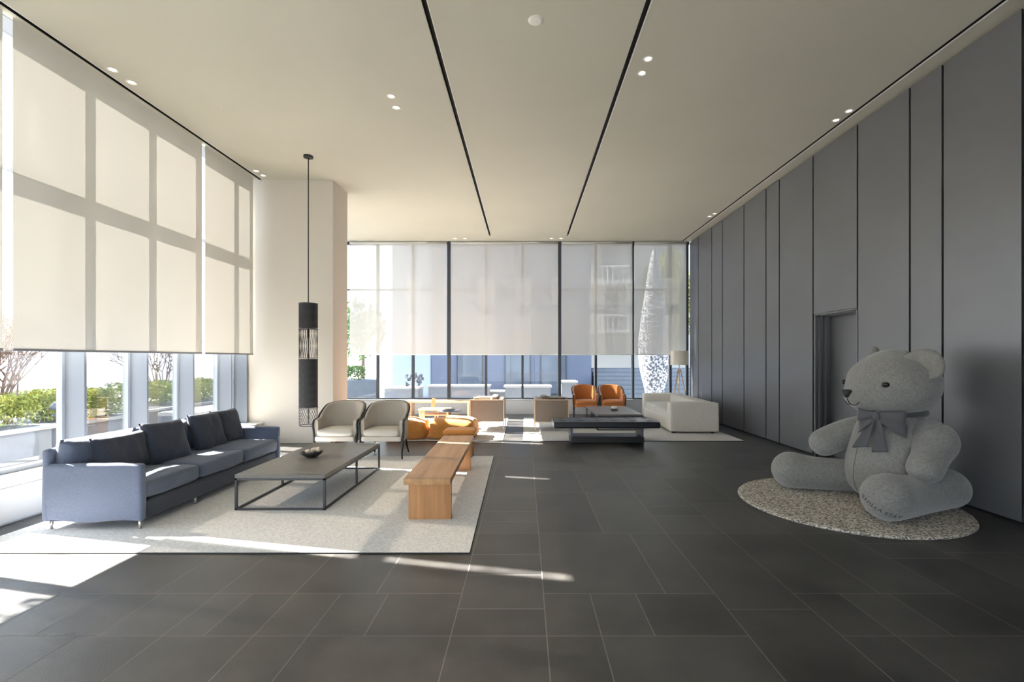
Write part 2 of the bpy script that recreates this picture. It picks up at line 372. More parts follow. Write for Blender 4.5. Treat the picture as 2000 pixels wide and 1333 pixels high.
# ------------------------------------------------------------------ ceiling with slots
mb = MB()
YS = 12.77
for xa, xb, ya, yb in ((-5.0, -4.893, YR, 8.79), (-4.833, -0.957, YR, YB), (-5.0, -4.833, 8.79, YB), (-0.902, 1.118, YR, YS), (1.173, 4.40, YR, YS), (-0.957, -0.902, YS, YB), (-0.902, 4.40, YS, YB), (4.452, 4.80, YR, YB)):
    mb.box(xa, xb, ya, yb, CEIL, CEIL+0.08)
mb.box(-5.45, 5.1, YR, YB+0.3, CEIL+0.36, CEIL+0.46)
mb.box(4.80, 4.90, YR, YB+0.3, CEIL-0.2, CEIL+0.4)
struct(mb.build('ceiling', M['ceil']))
def slot(n, xa, xb, ya, yb, side):
    r = sroot('trim_%d' % n)
    mb = MB(); mb.box(xa-0.002, xa+0.004, ya, yb, CEIL+0.004, CEIL+0.09).box(xb-0.004, xb+0.002, ya, yb, CEIL+0.004, CEIL+0.09).box(xa, xb, ya, yb, CEIL+0.05, CEIL+0.09)
    mb.build('channel', M['slot'], r)
    x = xb if side > 0 else xa
    MB().box(x-0.005, x+0.005, ya, yb, CEIL-0.003, CEIL+0.01).build('edge_strip', M['trimlight'], r)
slot(1, -4.893, -4.833, YR, 8.78, 1); slot(2, -0.957, -0.902, YR, YS, 1); slot(3, 1.118, 1.173, YR, YS, 1); slot(4, 4.40, 4.455, YR, YB, 1)

# ------------------------------------------------------------------ left wall plinth, column, rear wall
mb = MB(); mb.box(-5.40, XL, YR, 8.79, 0.02, 0.345).box(-5.40, XL+0.03, YR, 8.79, 0.355, 0.385, 0.006).box(-5.35, XL-0.01, YR, 8.79, 0.34, 0.36).box(-5.40, XL-0.02, YR, 8.79, 0, 0.02)
mb.box(-5.40, XL, 9.5, YB, 0.0, 0.345).box(-5.40, XL+0.03, 9.5, YB, 0.355, 0.385)
struct(mb.build('wall_left', M['plinth']))
mb = MB(); mb.box(-5.62, -3.54, 8.79, 9.50, 0, CEIL+0.05)
struct(mb.build('column', M['column']))
mb = MB(); mb.box(-5.5, -4.0, YR-0.2, YR, 0, CEIL+0.4).box(2.2, 5.2, YR-0.2, YR, 0, CEIL+0.4).box(-4.0, 2.2, YR-0.2, YR, 3.2, CEIL+0.4).box(-4.0, 2.2, YR-0.2, YR, 0, 0.12)
struct(mb.build('wall_rear', M['rear']))
r = sroot('window_4')
for x in (-3.97, -2.4, -0.9, 0.6, 2.17): MB().box(x-0.03, x+0.03, YR-0.14, YR-0.04, 0.12, 3.2).build('mullion', M['alu'], r)
for a, b in zip((-3.97, -2.4, -0.9, 0.6), (-2.4, -0.9, 0.6, 2.17)): MB().box(a, b, YR-0.10, YR-0.092, 0.12, 3.2).build('pane', M['glass'], r)

# ------------------------------------------------------------------ left windows
def left_window(n, ys, y0, y1):
    r = sroot('window_%d' % n)
    MB().box(-5.36, -5.26, y0, y1, 0.385, 0.43).build('bottom_rail', M['alu'], r); MB().box(-5.36, -5.10, y0, y1, 4.92, 5.2).build('top_rail', M['alu'], r)
    MB().box(-5.36, -5.21, y0, y1, 3.50, 3.59).build('transom', M['alu'], r)
    for y in ys:
        q = MB().box(-5.36, -5.08, y, y+0.032, 0.385, 4.92, 0.004).build('mullion', M['alu'], r)
        MB().box(-5.37, -5.305, y-0.035, y-0.0005, 0.43, 4.97).build('glazing_bead', M['alu_pale'], q)
    e = [y0]+list(ys)+[y1]
    for a, b in zip(e, e[1:]):
        if b-a > 0.1: MB().box(-5.342, -5.334, a, b, 0.42, 4.98).build('pane', M['glass'], r)
ms = [-2.73, -1.81, -0.89, 0.03, 0.94, 1.86, 2.74, 3.66, 4.47, 5.493, 6.402, 7.295, 8.245]
left_window(1, ms + [8.70], YR, 8.79)
left_window(2, [10.1, 11.05, 12.0, 12.95], 9.5, YB)
# blinds on the left
def blind(name, label, kind, a0, a1, top, bot, barm, fab, pos, group):
    """kind 'x': hangs in plane X=pos, runs along Y. kind 'y': plane Y=pos"""
    c = (a0+a1)/2
    loc = (pos, c, bot) if kind == 'x' else (c, pos, bot)
    r = thing(name, label, 'blind', loc, 0 if kind == 'y' else PI/2, group)
    hw = (a1-a0)/2; mb = MB(); n = 24
    for i in range(n):
        xa, xb = -hw+2*hw*i/n, -hw+2*hw*(i+1)/n
        f = mb.bm.faces.new([mb.bm.verts.new(q) for q in ((xa, 0, 0), (xb, 0, 0), (xb, 0, top-bot), (xa, 0, top-bot))])
    bmesh.ops.remove_doubles(mb.bm, verts=mb.bm.verts[:], dist=1e-5)
    mb.build('fabric', fab, r)
    MB().box(-hw, hw, -0.008, 0.008, -0.012, 0.014, 0.003).build('bottom_bar', barm, r)
    MB().cyl((-hw, 0, top-bot+0.02), (hw, 0, top-bot+0.02), 0.03).build('roller', fab, r)
g = 'cream roller blinds on the left windows'
for a, b, lab in ((4.6035, 7.300, 'wide cream roller blind behind the blue sofa, lowered to eye level'), (7.372, 8.67, 'narrow cream roller blind next to the white column'),
                  (1.77, 4.513, 'cream roller blind cut off by the left edge of the photo'), (-1.05, 1.69, 'cream roller blind on the left window beside the viewpoint'), (YR+0.1, -1.13, 'cream roller blind nearest the rear wall')):
    blind('roller_blind', lab, 'x', a, b, 4.90, 1.64 if a > 4 or a < 5 else 1.64, M['bar'], M['blind'], -4.95, g)

# ------------------------------------------------------------------ back wall
mb = MB(); mb.box(-5.4, XR+0.05, YB, YB+0.2, 0, 0.40).box(-5.4, XR+0.05, YB-0.04, YB+0.2, 0.40, 0.425, 0.004)
mb.box(-5.4, XR+0.05, YB-0.001, YB+0.2, CEIL+0.0, CEIL+0.4)
struct(mb.build('wall_back', M['backsill']))
r = sroot('window_3'); SC = 69.67
def bx_(px): return (px-1025)/FPX*YB
MB().box(-5.3, XR, YB+0.02, YB+0.12, 0.425, 0.455).build('bottom_rail', M['alu_dark'], r); MB().box(-5.3, XR, YB+0.02, YB+0.12, 4.78, CEIL+0.02).build('top_rail', M['alu_dark'], r)
MB().box(-5.3, XR, YB+0.06, YB+0.12, 3.49, 3.54).build('transom', M['alu'], r)
mx = [-5.28] + [bx_(q) for q in (737, 806, 876.5, 949, 1020.5, 1093, 1164, 1236.5, 1310)] + [4.58]
for i, x in enumerate(mx):
    hw = 0.045 if i in (3, 6) else 0.032
    MB().box(x-hw, x+hw, YB+0.0, YB+0.12, 0.425, CEIL-0.02, 0.004).build('mullion', M['alu_dark'], r)
for a, b in zip(mx, mx[1:]): MB().box(a, b, YB+0.085, YB+0.093, 0.44, 4.80).build('pane', M['glass'], r)
g = 'sheer roller blinds on the back windows'
for pa, pb, lab in ((683, 872.5, 'sheer roller blind right of the column, leftmost on the back window'), (880.5, 1090, 'widest sheer roller blind in the middle of the back window'),
                    (1096.5, 1235, 'sheer roller blind behind the two orange chairs'), (1239, 1340, 'narrow sheer roller blind in front of the tall white sculpture')):
    f = (YB-0.06)/FPX
    blind('roller_blind', lab, 'y', (pa-1025)*f, (pb-1025)*f, 4.79, 1.675, M['bar_w'], M['blind2'], YB-0.06, g)
# dark vertical channels between the back blinds
mb = MB()
for px in (876.5, 1093.3, 1237): x = (px-1025)/FPX*(YB-0.06); hw = 0.05 if px < 1200 else 0.025; mb.box(x-hw*0.8, x+hw*0.8, YB-0.045, YB-0.001, 0.43, CEIL)
o = mb.build('trim_5', M['alu_dark']); struct(o)

# ------------------------------------------------------------------ right wall: charcoal panels and door recess
joints = [YR, -2.0, -1.0, 0.2, 1.1, 1.9, 3.0, 3.75, 4.435, 5.288, 5.738, 6.64, 7.665, 8.68, 9.16, 10.08, 11.18, 11.82, 12.73, YB]
mb = MB(); g2 = 0.011
for i, (a, b) in enumerate(zip(joints, joints[1:])):
    door = abs(a-6.64) < 1e-6
    z0 = 2.27 if door else 0.025
    mb.box(XR, XR+0.06, a+g2, b-g2, z0, CEIL-0.035, 0.004, 1)
    mb.box(XR-0.004, XR+0.012, a+g2, a+g2+0.006, z0, CEIL-0.035)       # bead on the near edge
mb.box(XR+0.07, XR+0.12, YR, 6.64, 0, CEIL, mi=1).box(XR+0.07, XR+0.12, 7.665, YB, 0, CEIL, mi=1).box(XR+0.07, XR+0.12, 6.64, 7.665, 2.30, CEIL, mi=1)
mb.box(XR+0.05, XR+0.4, 6.60, 6.655, 0, 2.32).box(XR+0.05, XR+0.4, 7.652, 7.70, 0, 2.32).box(XR+0.05, XR+0.4, 6.60, 7.70, 2.27, 2.34)
struct(mb.build('wall_right', [M['panel'], M['panel2']]))
struct(MB().box(XR+0.008, XR+0.07, YR, 6.64, 0, 0.02).box(XR+0.008, XR+0.07, 7.665, YB, 0, 0.02).build('baseboard_right', M['panel2']))
r = sroot('door_1')
MB().box(XR+0.27, XR+0.31, 6.66, 7.65, 0.0, 2.27, 0.004).build('leaf', M['panel'], r)
mb = MB()
for x, t_ in ((XR+0.01, 0.03), (XR+0.075, 0.05), (XR+0.15, 0.07)): mb.box(x, x+0.018, 7.652-t_, 7.652, 0, 2.265).box(x, x+0.018, 6.655, 6.655+t_, 0, 2.265).box(x, x+0.018, 6.655, 7.652, 2.265-t_*0.6, 2.268)
mb.build('frame', M['panel'], r)
MB().cyl((XR+0.24, 6.76, 0.98), (XR+0.24, 6.76, 1.12), 0.009, n=10).cyl((XR+0.24, 6.76, 1.0), (XR+0.272, 6.76, 1.0), 0.006, n=8).cyl((XR+0.24, 6.76, 1.1), (XR+0.272, 6.76, 1.1), 0.006, n=8).build('door_handle', M['steel'], r)

# ------------------------------------------------------------------ ceiling fittings
def cpos(px, py): k = (CEIL-EYE)/(702-py); return ((px-1025)*k, FPX*k)
dl = None
DL = [(220,136,'outer of the two ceiling downlights nearest the top left blind'),(257,161,'inner of the two ceiling downlights nearest the top left blind'),(764,188,'nearer ceiling downlight of the pair left of the left black slot'),(774,210,'farther ceiling downlight of the pair left of the left black slot'),
      (1266,115,'nearer ceiling downlight of the pair just right of the right black slot'),(1254,143,'farther ceiling downlight of the pair just right of the right black slot'),(1658,217,'nearer ceiling downlight of the front pair beside the dark panel wall'),(1633,235,'farther ceiling downlight of the front pair beside the dark panel wall'),
      (500,334,'nearer downlight at the end of the left slot by the column'),(514,343,'farther downlight at the end of the left slot by the column'),(1396,417.5,'nearer downlight of the far pair by the dark panel wall'),(1386,423,'farther downlight of the far pair by the dark panel wall'),
      (889,470,'left downlight of the pair above the left part of the back window'),(908,470,'right downlight of the pair above the left part of the back window'),(1077,470,'left downlight of the pair above the middle of the back window'),(1096,470,'right downlight of the pair above the middle of the back window')]
for px, py, lab in DL:
    x, y = cpos(px, min(py, 469.5)); y = min(y, YB-0.2) if py < 460 else YB-0.35
    if py > 460: x = (px-1025)/FPX*y
    if dl is None:
        dl = thing('downlight', lab, 'ceiling light', (x, y, CEIL), 0, 'recessed ceiling downlights')
        MB().lathe([(0.036,-0.001),(0.052,-0.006),(0.056,-0.004),(0.056,0.0),(0.04,0.004)]).build('trim_ring', M['white'], dl)
        MB().lathe([(0.0,-0.0015),(0.037,-0.0015),(0.037,0.006)]).build('lens', M['lens'], dl)
    else: dup(dl, (x, y, CEIL), label=lab)
x, y = cpos(1047, 40)
t = thing('ceiling_speaker', 'large round white ceiling disc between the two black slots', 'speaker', (x, y, CEIL))
MB().lathe([(0,-0.012),(0.05,-0.012),(0.062,-0.009),(0.068,0.0)]).build('cover', M['white'], t)
MB().lathe([(0.064,-0.004),(0.075,-0.003),(0.078,0.0)]).build('rim', M['white'], t)
x, y = cpos(432, 206)
tag(MB().lathe([(0,-0.02),(0.008,-0.02),(0.014,-0.006),(0.016,0)], (x, y, CEIL), 16).build('sprinkler', M['white']), 'tiny white sprinkler dot on the ceiling above the left blinds', 'sprinkler')

# ------------------------------------------------------------------ pendant
px_, py_ = -3.525, 7.754
t = thing('pendant_lamp', 'long cylindrical black wire pendant lamp hanging in front of the column', 'pendant lamp', (px_, py_, 0.466))
Z = lambda z: z-0.466
MB().lathe([(0, Z(CEIL)), (0.075, Z(CEIL)), (0.075, Z(CEIL)-0.03), (0.02, Z(CEIL)-0.04), (0, Z(CEIL)-0.04)]).build('canopy', M['canopyblack'], t)
MB().cyl((0,0,Z(2.44)), (0,0,Z(CEIL)-0.03), 0.009, n=8).build('rod', M['canopyblack'], t)
RP = 0.142
def wires(mb, za, zb, n, tw, rr):
    for k in range(n):
        for s_ in (1, -1):
            pts = [(RP*0.985*math.cos(2*PI*k/n+s_*tw*i/8), RP*0.985*math.sin(2*PI*k/n+s_*tw*i/8), za+(zb-za)*i/8) for i in range(9)]
            mb.tube(pts, rr, 4, cap=False)
def ring(mb, z, r_=RP): mb.tube([(r_*math.cos(2*PI*k/40), r_*math.sin(2*PI*k/40), z) for k in range(40)], 0.006, 6, closed=True)
for za, zb, n, tw, rr, lab in ((2.059, 2.46, 64, 0.12, 0.0032, 'densely woven dark top section'), (1.567, 2.045, 30, 0.25, 0.0022, 'open wire section'), (0.766, 1.555, 64, 0.3, 0.0032, 'densely woven dark long section'), (0.466, 0.756, 22, 0.9, 0.0022, 'open crossed wire bottom section')):
    mb = MB(); wires(mb, Z(za), Z(zb), n, tw, rr); ring(mb, Z(za)+0.004); ring(mb, Z(zb)-0.004)
    if n > 40: mb.lathe([(RP*0.93, Z(za)+0.005), (RP*0.93, Z(zb)-0.005)], n=40)
    o = mb.build('shade', M['mesh_dark'], t); o['label'] = lab
MB().cyl((0,0,Z(0.50)), (0,0,Z(2.46)), 0.012, n=8).build('inner_stem', M['canopyblack'], t)

# ------------------------------------------------------------------ rugs
def flat_rug(name, pts, m, label, thick=0.012, edge=None):
    t = thing(name, label, 'rug', (sum(p[0] for p in pts)/len(pts), sum(p[1] for p in pts)/len(pts), 0)); c = t.location
    mb = MB(); q = [(p[0]-c.x, p[1]-c.y) for p in pts]
    lo = [mb.bm.verts.new((x, y, 0.001)) for x, y in q]; hi = [mb.bm.verts.new((x, y, thick)) for x, y in q]
    mb.bm.faces.new(lo[::-1]); mb.bm.faces.new(hi)
    for i in range(len(q)): mb.bm.faces.new((lo[i], lo[(i+1)%len(q)], hi[(i+1)%len(q)], hi[i]))
    mb.build('pile', m, t)
    mb = MB(); n = len(q); mb.tube([(x*1.0005, y*1.0005, thick*0.45) for x, y in q], thick*0.5, 6, closed=True) if len(q) > 6 else [mb.cyl((q[i][0], q[i][1], thick*0.4), (q[(i+1)%n][0], q[(i+1)%n][1], thick*0.4), thick*0.5, n=6) for i in range(n)]
    mb.build('binding', edge or M['rugedge'], t)
    return t
flat_rug('area_rug', [(-4.56, 3.79), (-0.44, 3.79), (-0.495, 7.56), (-4.56, 7.56)], M['rug'], 'large light grey rug under the blue sofa and the wooden bench')
flat_rug('area_rug', [(-2.75, 8.97), (-0.415, 8.97), (-0.43, 12.5), (-2.75, 12.5)], M['rug2'], 'pale rug under the orange poufs and left box chair', 0.010)
flat_rug('area_rug', [(-0.03, 8.97), (4.14, 8.97), (4.14, 12.5), (-0.03, 12.5)], M['rug2'], 'pale rug under the cream sofa and black daybed', 0.010)
RC = (3.425, 5.10)
t = thing('round_rug', 'round cream loop-pile rug under the giant teddy bear', 'rug', (RC[0], RC[1], 0))
mb = MB(); R_ = 1.045; prof = [(0, 0.001), (R_-0.01, 0.001), (R_, 0.012), (R_-0.005, 0.022)] + [(R_*(1-0.06*i)-0.01, 0.026) for i in range(17)] + [(0, 0.026)]
mb.lathe(prof, n=96)
for v in mb.bm.verts:
    if v.co.z > 0.02: v.co.z += noise.noise(v.co*25)*0.004
mb.build('pile', M['rugr'], t)

# ------------------------------------------------------------------ blue sofa (local: x across depth, front at +x; y along length)
t = thing('sofa', 'long denim blue three-seat sofa along the left windows', 'sofa', (-3.89, 5.49, 0.012))
L2 = 1.22; D2 = 0.445
MB().soft((0, 0, 0.155), (0.84, 2.40, 0.17), 0.02, n=10).build('base', M['navy'], t)
mb = MB(); mb.soft((-D2+0.03, 0, 0.40), (0.075, 2.44, 0.66), 0.03, (0,0,0), 0.006, n=16, seed=1); mb.build('back_frame', M['denim'], t)
for s_, lab in ((-1, 'near slipcovered arm'), (1, 'far slipcovered arm')):
    mb = MB(); mb.soft((0, s_*(L2-0.035), 0.335), (0.905, 0.075, 0.52), 0.028, (0,0.0,0), 0.007, n=20, seed=s_+4)
    for v in mb.bm.verts:
        if v.co.z < 0.12: v.co.z += 0.012*math.sin(v.co.x*9+s_)
    mb.build('arm', M['denim'], t)
for i in range(3):
    yc = -0.80+0.80*i+0.0
    mb = MB(); mb.soft((0.03, yc, 0.338), (0.80, 0.795, 0.165), 0.05, (0.01,0.0,0.028), 0.012, n=18, seed=i*2+3, ns=4)
    mb.build('seat_cushion', M['denim'], t)
for i in range(3):
    yc = -0.80+0.80*i
    mb = MB(); mb.pillow(0.80, 0.47, 0.26, T(-0.335, yc, 0.575, 0.0, 0, PI/2) @ T(0,0,0, 0.16), seed=i*5+1, nz=0.02); mb.build('back_cushion', M['denim'], t)
for x in (-0.40, 0.40):
    for y in (-L2+0.05, L2-0.05):
        MB().cyl((x, y, 0.0), (x, y, 0.09), 0.014, n=14).build('leg', M['chrome'], t)
MB().cyl((0.38, -0.42, 0), (0.38, -0.42, 0.08), 0.014, n=12).build('leg', M['chrome'], t)
def throw(label, x, y, z, sx, sz, th, rx, rz, seed):
    mb = MB(); mb.pillow(sx, sz, th, Matrix.Identity(4), seed=seed, nz=0.016, n=22)
    o = mb.build('throw_pillow', M['navy']); o.location = (x-0.12, y, z-0.005); o.rotation_euler = (rx, 0, rz)
    tag(o, label, 'cushion', 'dark throw pillows on the blue sofa'); return o
throw('wide dark pillow nearest the near arm of the blue sofa', -3.93, 4.78, 0.61, 0.62, 0.40, 0.17, -0.22, PI/2, 2)
throw('square dark pillow standing on its corner side between the first two seats', -3.85, 5.27, 0.64, 0.48, 0.48, 0.17, -0.34, PI/2-0.22, 5)
throw('square dark pillow with lit blue edge in the middle of the sofa', -3.88, 6.0, 0.65, 0.47, 0.47, 0.17, -0.32, PI/2-0.12, 8)
throw('dark square pillow next to the far arm of the blue sofa', -3.90, 6.42, 0.655, 0.47, 0.46, 0.17, -0.28, PI/2-0.1, 11)

# ------------------------------------------------------------------ coffee tables
def coffee_table(label, x0, x1, y0, y1, H, topm, z0):
    cx, cy = (x0+x1)/2, (y0+y1)/2; hx, hy = (x1-x0)/2, (y1-y0)/2
    t = thing('coffee_table', label, 'table', (cx, cy, z0), 0, 'low steel-framed coffee tables'); H -= z0
    MB().box(-hx, hx, -hy, hy, H-0.04, H, 0.004).build('tabletop', topm, t)
    s_ = 0.011
    for x in (-hx+s_, hx-s_):
        for y in (-hy+s_, 0.02, hy-s_): MB().box(x-s_, x+s_, y-s_, y+s_, 0, H-0.04).build('leg', M['steel'], t)
    mb = MB()
    for x in (-hx+s_, hx-s_): mb.box(x-s_, x+s_, -hy, hy, 0, 0.02).box(x-s_, x+s_, -hy, hy, H-0.06, H-0.04)
    for y in (-hy+s_, hy-s_): mb.box(-hx, hx, y-s_, y+s_, 0, 0.02).box(-hx, hx, y-s_, y+s_, H-0.06, H-0.04)
    mb.build('frame', M['steel'], t)
coffee_table('low grey-topped coffee table in front of the blue sofa', -2.95, -2.03, 4.84, 6.68, 0.376, M['tabletop'], 0.012)
coffee_table('low dark coffee table before the two orange chairs', 1.57, 2.56, 10.3, 12.15, 0.354, M['tabletop'], 0.010)

t = thing('shell_bowl', 'dark oval bowl with pale shells on the near coffee table', 'bowl', (-2.55, 5.70, 0.376), 0.5)
prof = [(0.0,0.0),(0.035,0.0),(0.07,0.012),(0.105,0.035),(0.13,0.066),(0.126,0.068),(0.10,0.042),(0.06,0.02),(0.0,0.012)]
MB().lathe(prof, n=36, sy=0.72).build('bowl', M['bowl'], t)
for i, (x, y, z, s_, rz, lb) in enumerate(((-0.05,0,0.065,0.045,0.3,'pale shell left of centre in the dark bowl'), (0.015,0.02,0.075,0.05,1.2,'largest pale shell in the middle of the dark bowl'), (0.07,0.0,0.09,0.045,0.5,'raised pale shell on the right of the dark bowl'), (0.02,-0.04,0.062,0.036,2.0,'small front shell in the dark bowl'), (-0.075,0.02,0.06,0.034,0.9,'small shell at the left rim of the dark bowl'))):
    mb = MB(); mb.tube([(0,0,0)]*1 + [(s_*k/6*1.6, 0.3*s_*math.sin(k), 0.1*s_*math.cos(k)) for k in range(1, 7)], [0.002]+[s_*0.7*math.sin(PI*(k+0.6)/7.4) for k in range(1, 7)], 12)
    bmesh.ops.transform(mb.bm, matrix=T(x-s_*0.6, y, z, 0, -0.2, rz-0.5), verts=mb.bm.verts)
    o = mb.build('seashell', M['shell']); o.location = (-2.55, 5.70, 0.376); tag(o, lb, 'shell', 'seashells in the dark bowl')
t = thing('small_bowl', 'small white bowl on a dark base on the far coffee table', 'bowl', (2.10, 11.15, 0.354))
MB().lathe([(0,0),(0.06,0),(0.09,0.012),(0.1,0.02),(0,0.02)]).build('saucer', M['bowl'], t)
MB().lathe([(0,0.02),(0.035,0.022),(0.07,0.045),(0.08,0.07),(0.06,0.09),(0,0.1)]).build('bowl', M['porcelain'], t)

# ------------------------------------------------------------------ wooden bench
t = thing('wooden_bench', 'long oak bench with slab legs standing on the light grey rug', 'bench', (-0.925, 4.50, 0.012), math.radians(1.2))
MB().box(-0.222, 0.222, 0, 2.56, 0.35, 0.406, 0.003).build('seat', M['wood_y'], t)
MB().box(-0.190, 0.218, 0.07, 0.13, 0, 0.35, 0.002).build('leg', M['wood_z'], t)
MB().box(-0.190, 0.218, 2.08, 2.14, 0, 0.35, 0.002).build('leg', M['wood_z'], t)

# ------------------------------------------------------------------ barrel armchairs
def barrel_path(n=48, a=0.325, yb=0.60, ys=0.22):
    pts = []
    for i in range(n+1):
        s_ = -1+2*i/n; q = abs(s_)
        if q > 0.62: x = math.copysign(a, s_); y = ys*(1-(q-0.62)/0.38)
        else: th = q/0.62*PI/2; x = math.copysign(a*math.sin(th)**0.9 if th > 0 else 0, s_); y = ys+(yb-ys)*math.cos(th)**0.8 if th < PI/2-1e-6 else ys
        pts.append((s_, x, y))
    return pts
def bh(s_):
    q = abs(s_)
    if q < 0.36: return 0.835 - 0.035*(q/0.36)**2
    k = min(1, (q-0.36)/0.40); k = k*k*(3-2*k)
    return 0.80*(1-k) + 0.60*k - max(0, (q-0.8))*0.10
def make_barrel(label, loc, fab, seatf, group, W=1.0):
    t = thing('barrel_armchair', label, 'armchair', loc, 0, group)
    P = barrel_path(); mb = MB(); bm = mb.bm; rows = []
    for s_, x, y in P:
        c = Vector((0, 0.2, 0)); d = Vector((x, y-0.18, 0)).normalized() if y > 0.22 else Vector((math.copysign(1, x), 0, 0))
        h = bh(s_); zb = 0.27; out = Vector((x, y, 0)); lean = 0.06*max(0, y-0.15)
        ring_ = []
        for off, z in ((0, zb), (lean*0.5, 0.45), (lean, h), (lean-0.012, h+0.016), (lean-0.034, h+0.016), (lean-0.05, h-0.002), (-0.055+lean*0.5, 0.45), (-0.055, zb)):
            ring_.append(bm.verts.new(out + d*off + Vector((0, 0, z))))
        rows.append(ring_)
    for A, B in zip(rows, rows[1:]):
        for k in range(8): f = bm.faces.new((A[k], A[(k+1)%8], B[(k+1)%8], B[k])); f.smooth = True
    bm.faces.new(rows[0]); bm.faces.new(rows[-1][::-1])
    mb.build('backrest', fab, t)
    # dark outer rim that runs down into the front legs
    rim = []
    for s_, x, y in P:
        d = Vector((x, y-0.18, 0)).normalized() if y > 0.22 else Vector((math.copysign(1, x), 0, 0))
        rim.append(Vector((x, y, bh(s_)+0.004)) + d*(0.06*max(0, y-0.15)+0.012))
    fr = [rim[0]+Vector((0, -0.012, -0.03))]; fl = [rim[-1]+Vector((0, -0.012, -0.03))]
    MB().tube(rim, 0.0165, 8).build('rim', M['darkwood'], t)
    for e, sg in ((rim[0], -1), (rim[-1], 1)):
        MB().tube([e, e+Vector((sg*0.004, -0.03, -0.05)), e+Vector((0, -0.005, -0.16)), (sg*0.322, -0.01, 0.30), (sg*0.325, -0.02, 0.22), (sg*0.315, -0.02, 0.10), (sg*0.322, -0.03, 0.0)], [0.0165, 0.019, 0.018, 0.022, 0.024, 0.016, 0.011], 8).build('leg', M['darkwood'], t)
        MB().tube([(sg*0.25, 0.44, 0.30), (sg*0.262, 0.49, 0.14), (sg*0.28, 0.55, 0.0)], [0.02, 0.016, 0.011], 8).build('leg', M['darkwood'], t)
    MB().soft((0, 0.20, 0.31), (0.61, 0.50, 0.08), 0.02, n=8).build('seat_rail', seatf, t)
    mb = MB(); mb.soft((0, 0.19, 0.40), (0.55, 0.50, 0.10), 0.045, (0,0.015,0.02), 0.002, n=12)
    for v in mb.bm.verts:
        if v.co.y > 0.25: v.co.x *= 1-0.55*(v.co.y-0.25)
    mb.build('seat', seatf, t)
    return t
bc = make_barrel('beige barrel armchair next to the pendant lamp, left of its twin', (-2.925, 7.36, 0.012), M['beige'], M['beige2'], 'beige barrel armchairs by the column')
dup(bc, (-2.205, 7.34, 0.012), rz=0.0, label='beige barrel armchair right of its twin, in front of the orange poufs')
rm = {'beige_upholstery': M['orange'], 'pale_seat_upholstery': M['orange']}
dup(bc, (1.625, 12.68, 0.0), rz=0.0, label='orange barrel armchair on the left by the back window', group='orange barrel armchairs', remat=rm)
dup(bc, (2.345, 12.68, 0.0), rz=0.0, label='orange barrel armchair on the right by the back window', group='orange barrel armchairs', remat=rm)

# ------------------------------------------------------------------ poufs
def pouf(label, x, y, sx, sy, h, rz, seed, m):
    t = thing('floor_pouf', label, 'pouf', (x, y, 0.010), rz, 'orange floor poufs')
    mb = MB(); mb.soft((0, 0, h/2), (sx, sy, h), 0.09, (0.02, 0.02, 0.05), 0.028, n=16, seed=seed, ns=5)
    for v in mb.bm.verts:
        if v.co.z < 0.0: v.co.z = 0
    lo = min(v.co.z for v in mb.bm.verts)
    for v in mb.bm.verts: v.co.z -= lo
    mb.build('body', m, t)
pouf('orange pouf half hidden behind the right beige armchair', -2.30, 9.40, 0.76, 0.72, 0.34, 0.1, 3, M['orange2'])
pouf('large crumpled orange pouf behind the far end of the wooden bench', -1.40, 9.42, 0.86, 0.72, 0.36, -0.08, 9, M['orange2'])
t = thing('low_stool', 'low round-edged tan stool touching the far end of the bench', 'stool', (-1.03, 7.62, 0), 0.0)
MB().soft((0, 0, 0.405), (0.50, 0.40, 0.07), 0.033, (0,0,0.01), n=12).build('seat', M['orange2'], t)
for x in (-0.19, 0.19):
    for y in (-0.14, 0.14): MB().cyl((x, y, 0.0), (x*0.9, y*0.9, 0.38), 0.014, 0.018, n=10).build('leg', M['wood_z'], t)

# ------------------------------------------------------------------ taupe box chairs (local: faces -x, back at +x)
t = thing('box_armchair', 'taupe box armchair with its back to the aisle, left one', 'armchair', (-0.81, 10.56, 0.0), 0, 'taupe box armchairs on either side of the aisle')
hx = 0.355; hy = 0.37; bc2 = t
for y in (-hy+0.035, hy-0.035): MB().box(-hx, hx, y-0.035, y+0.035, 0.20, 0.66, 0.012).build('arm', M['brown'], t)
MB().box(hx-0.10, hx, -hy+0.07, hy-0.07, 0.20, 0.68, 0.015).build('backrest', M['brown'], t)
MB().soft((-0.05, 0, 0.34), (0.60, 0.58, 0.16), 0.04, (0,0,0.015), n=10).build('seat_cushion', M['brown'], t)
MB().soft((0.15, 0, 0.57), (0.16, 0.56, 0.34), 0.05, (0.02,0,0.01), n=10).build('back_cushion', M['brown'], t)
MB().soft((-0.02, 0, 0.695), (0.46, 0.09, 0.05), 0.02, n=6).build('bolster', M['beige'], t)
for y in (-hy-0.001, hy+0.001): MB().box(-hx-0.012, hx+0.012, y-0.008, y+0.008, 0.66, 0.676).box(-hx-0.012, -hx+0.004, y-0.008, y+0.008, 0.18, 0.67).box(hx-0.004, hx+0.012, y-0.008, y+0.008, 0.18, 0.67).box(-hx-0.012, hx+0.012, y-0.008, y+0.008, 0.18, 0.195).build('frame', M['palewood'], t)
for x in (-hx, hx):
    for y in (-hy, hy): MB().box(x-0.012, x+0.012, y-0.012, y+0.012, 0.0, 0.19).build('leg', M['palewood'], t)
t.location = (-0.81, 10.56, 0.010)
dup(t, (0.575, 10.56, 0.010), PI, 'taupe box armchair with its back to the aisle, right one')

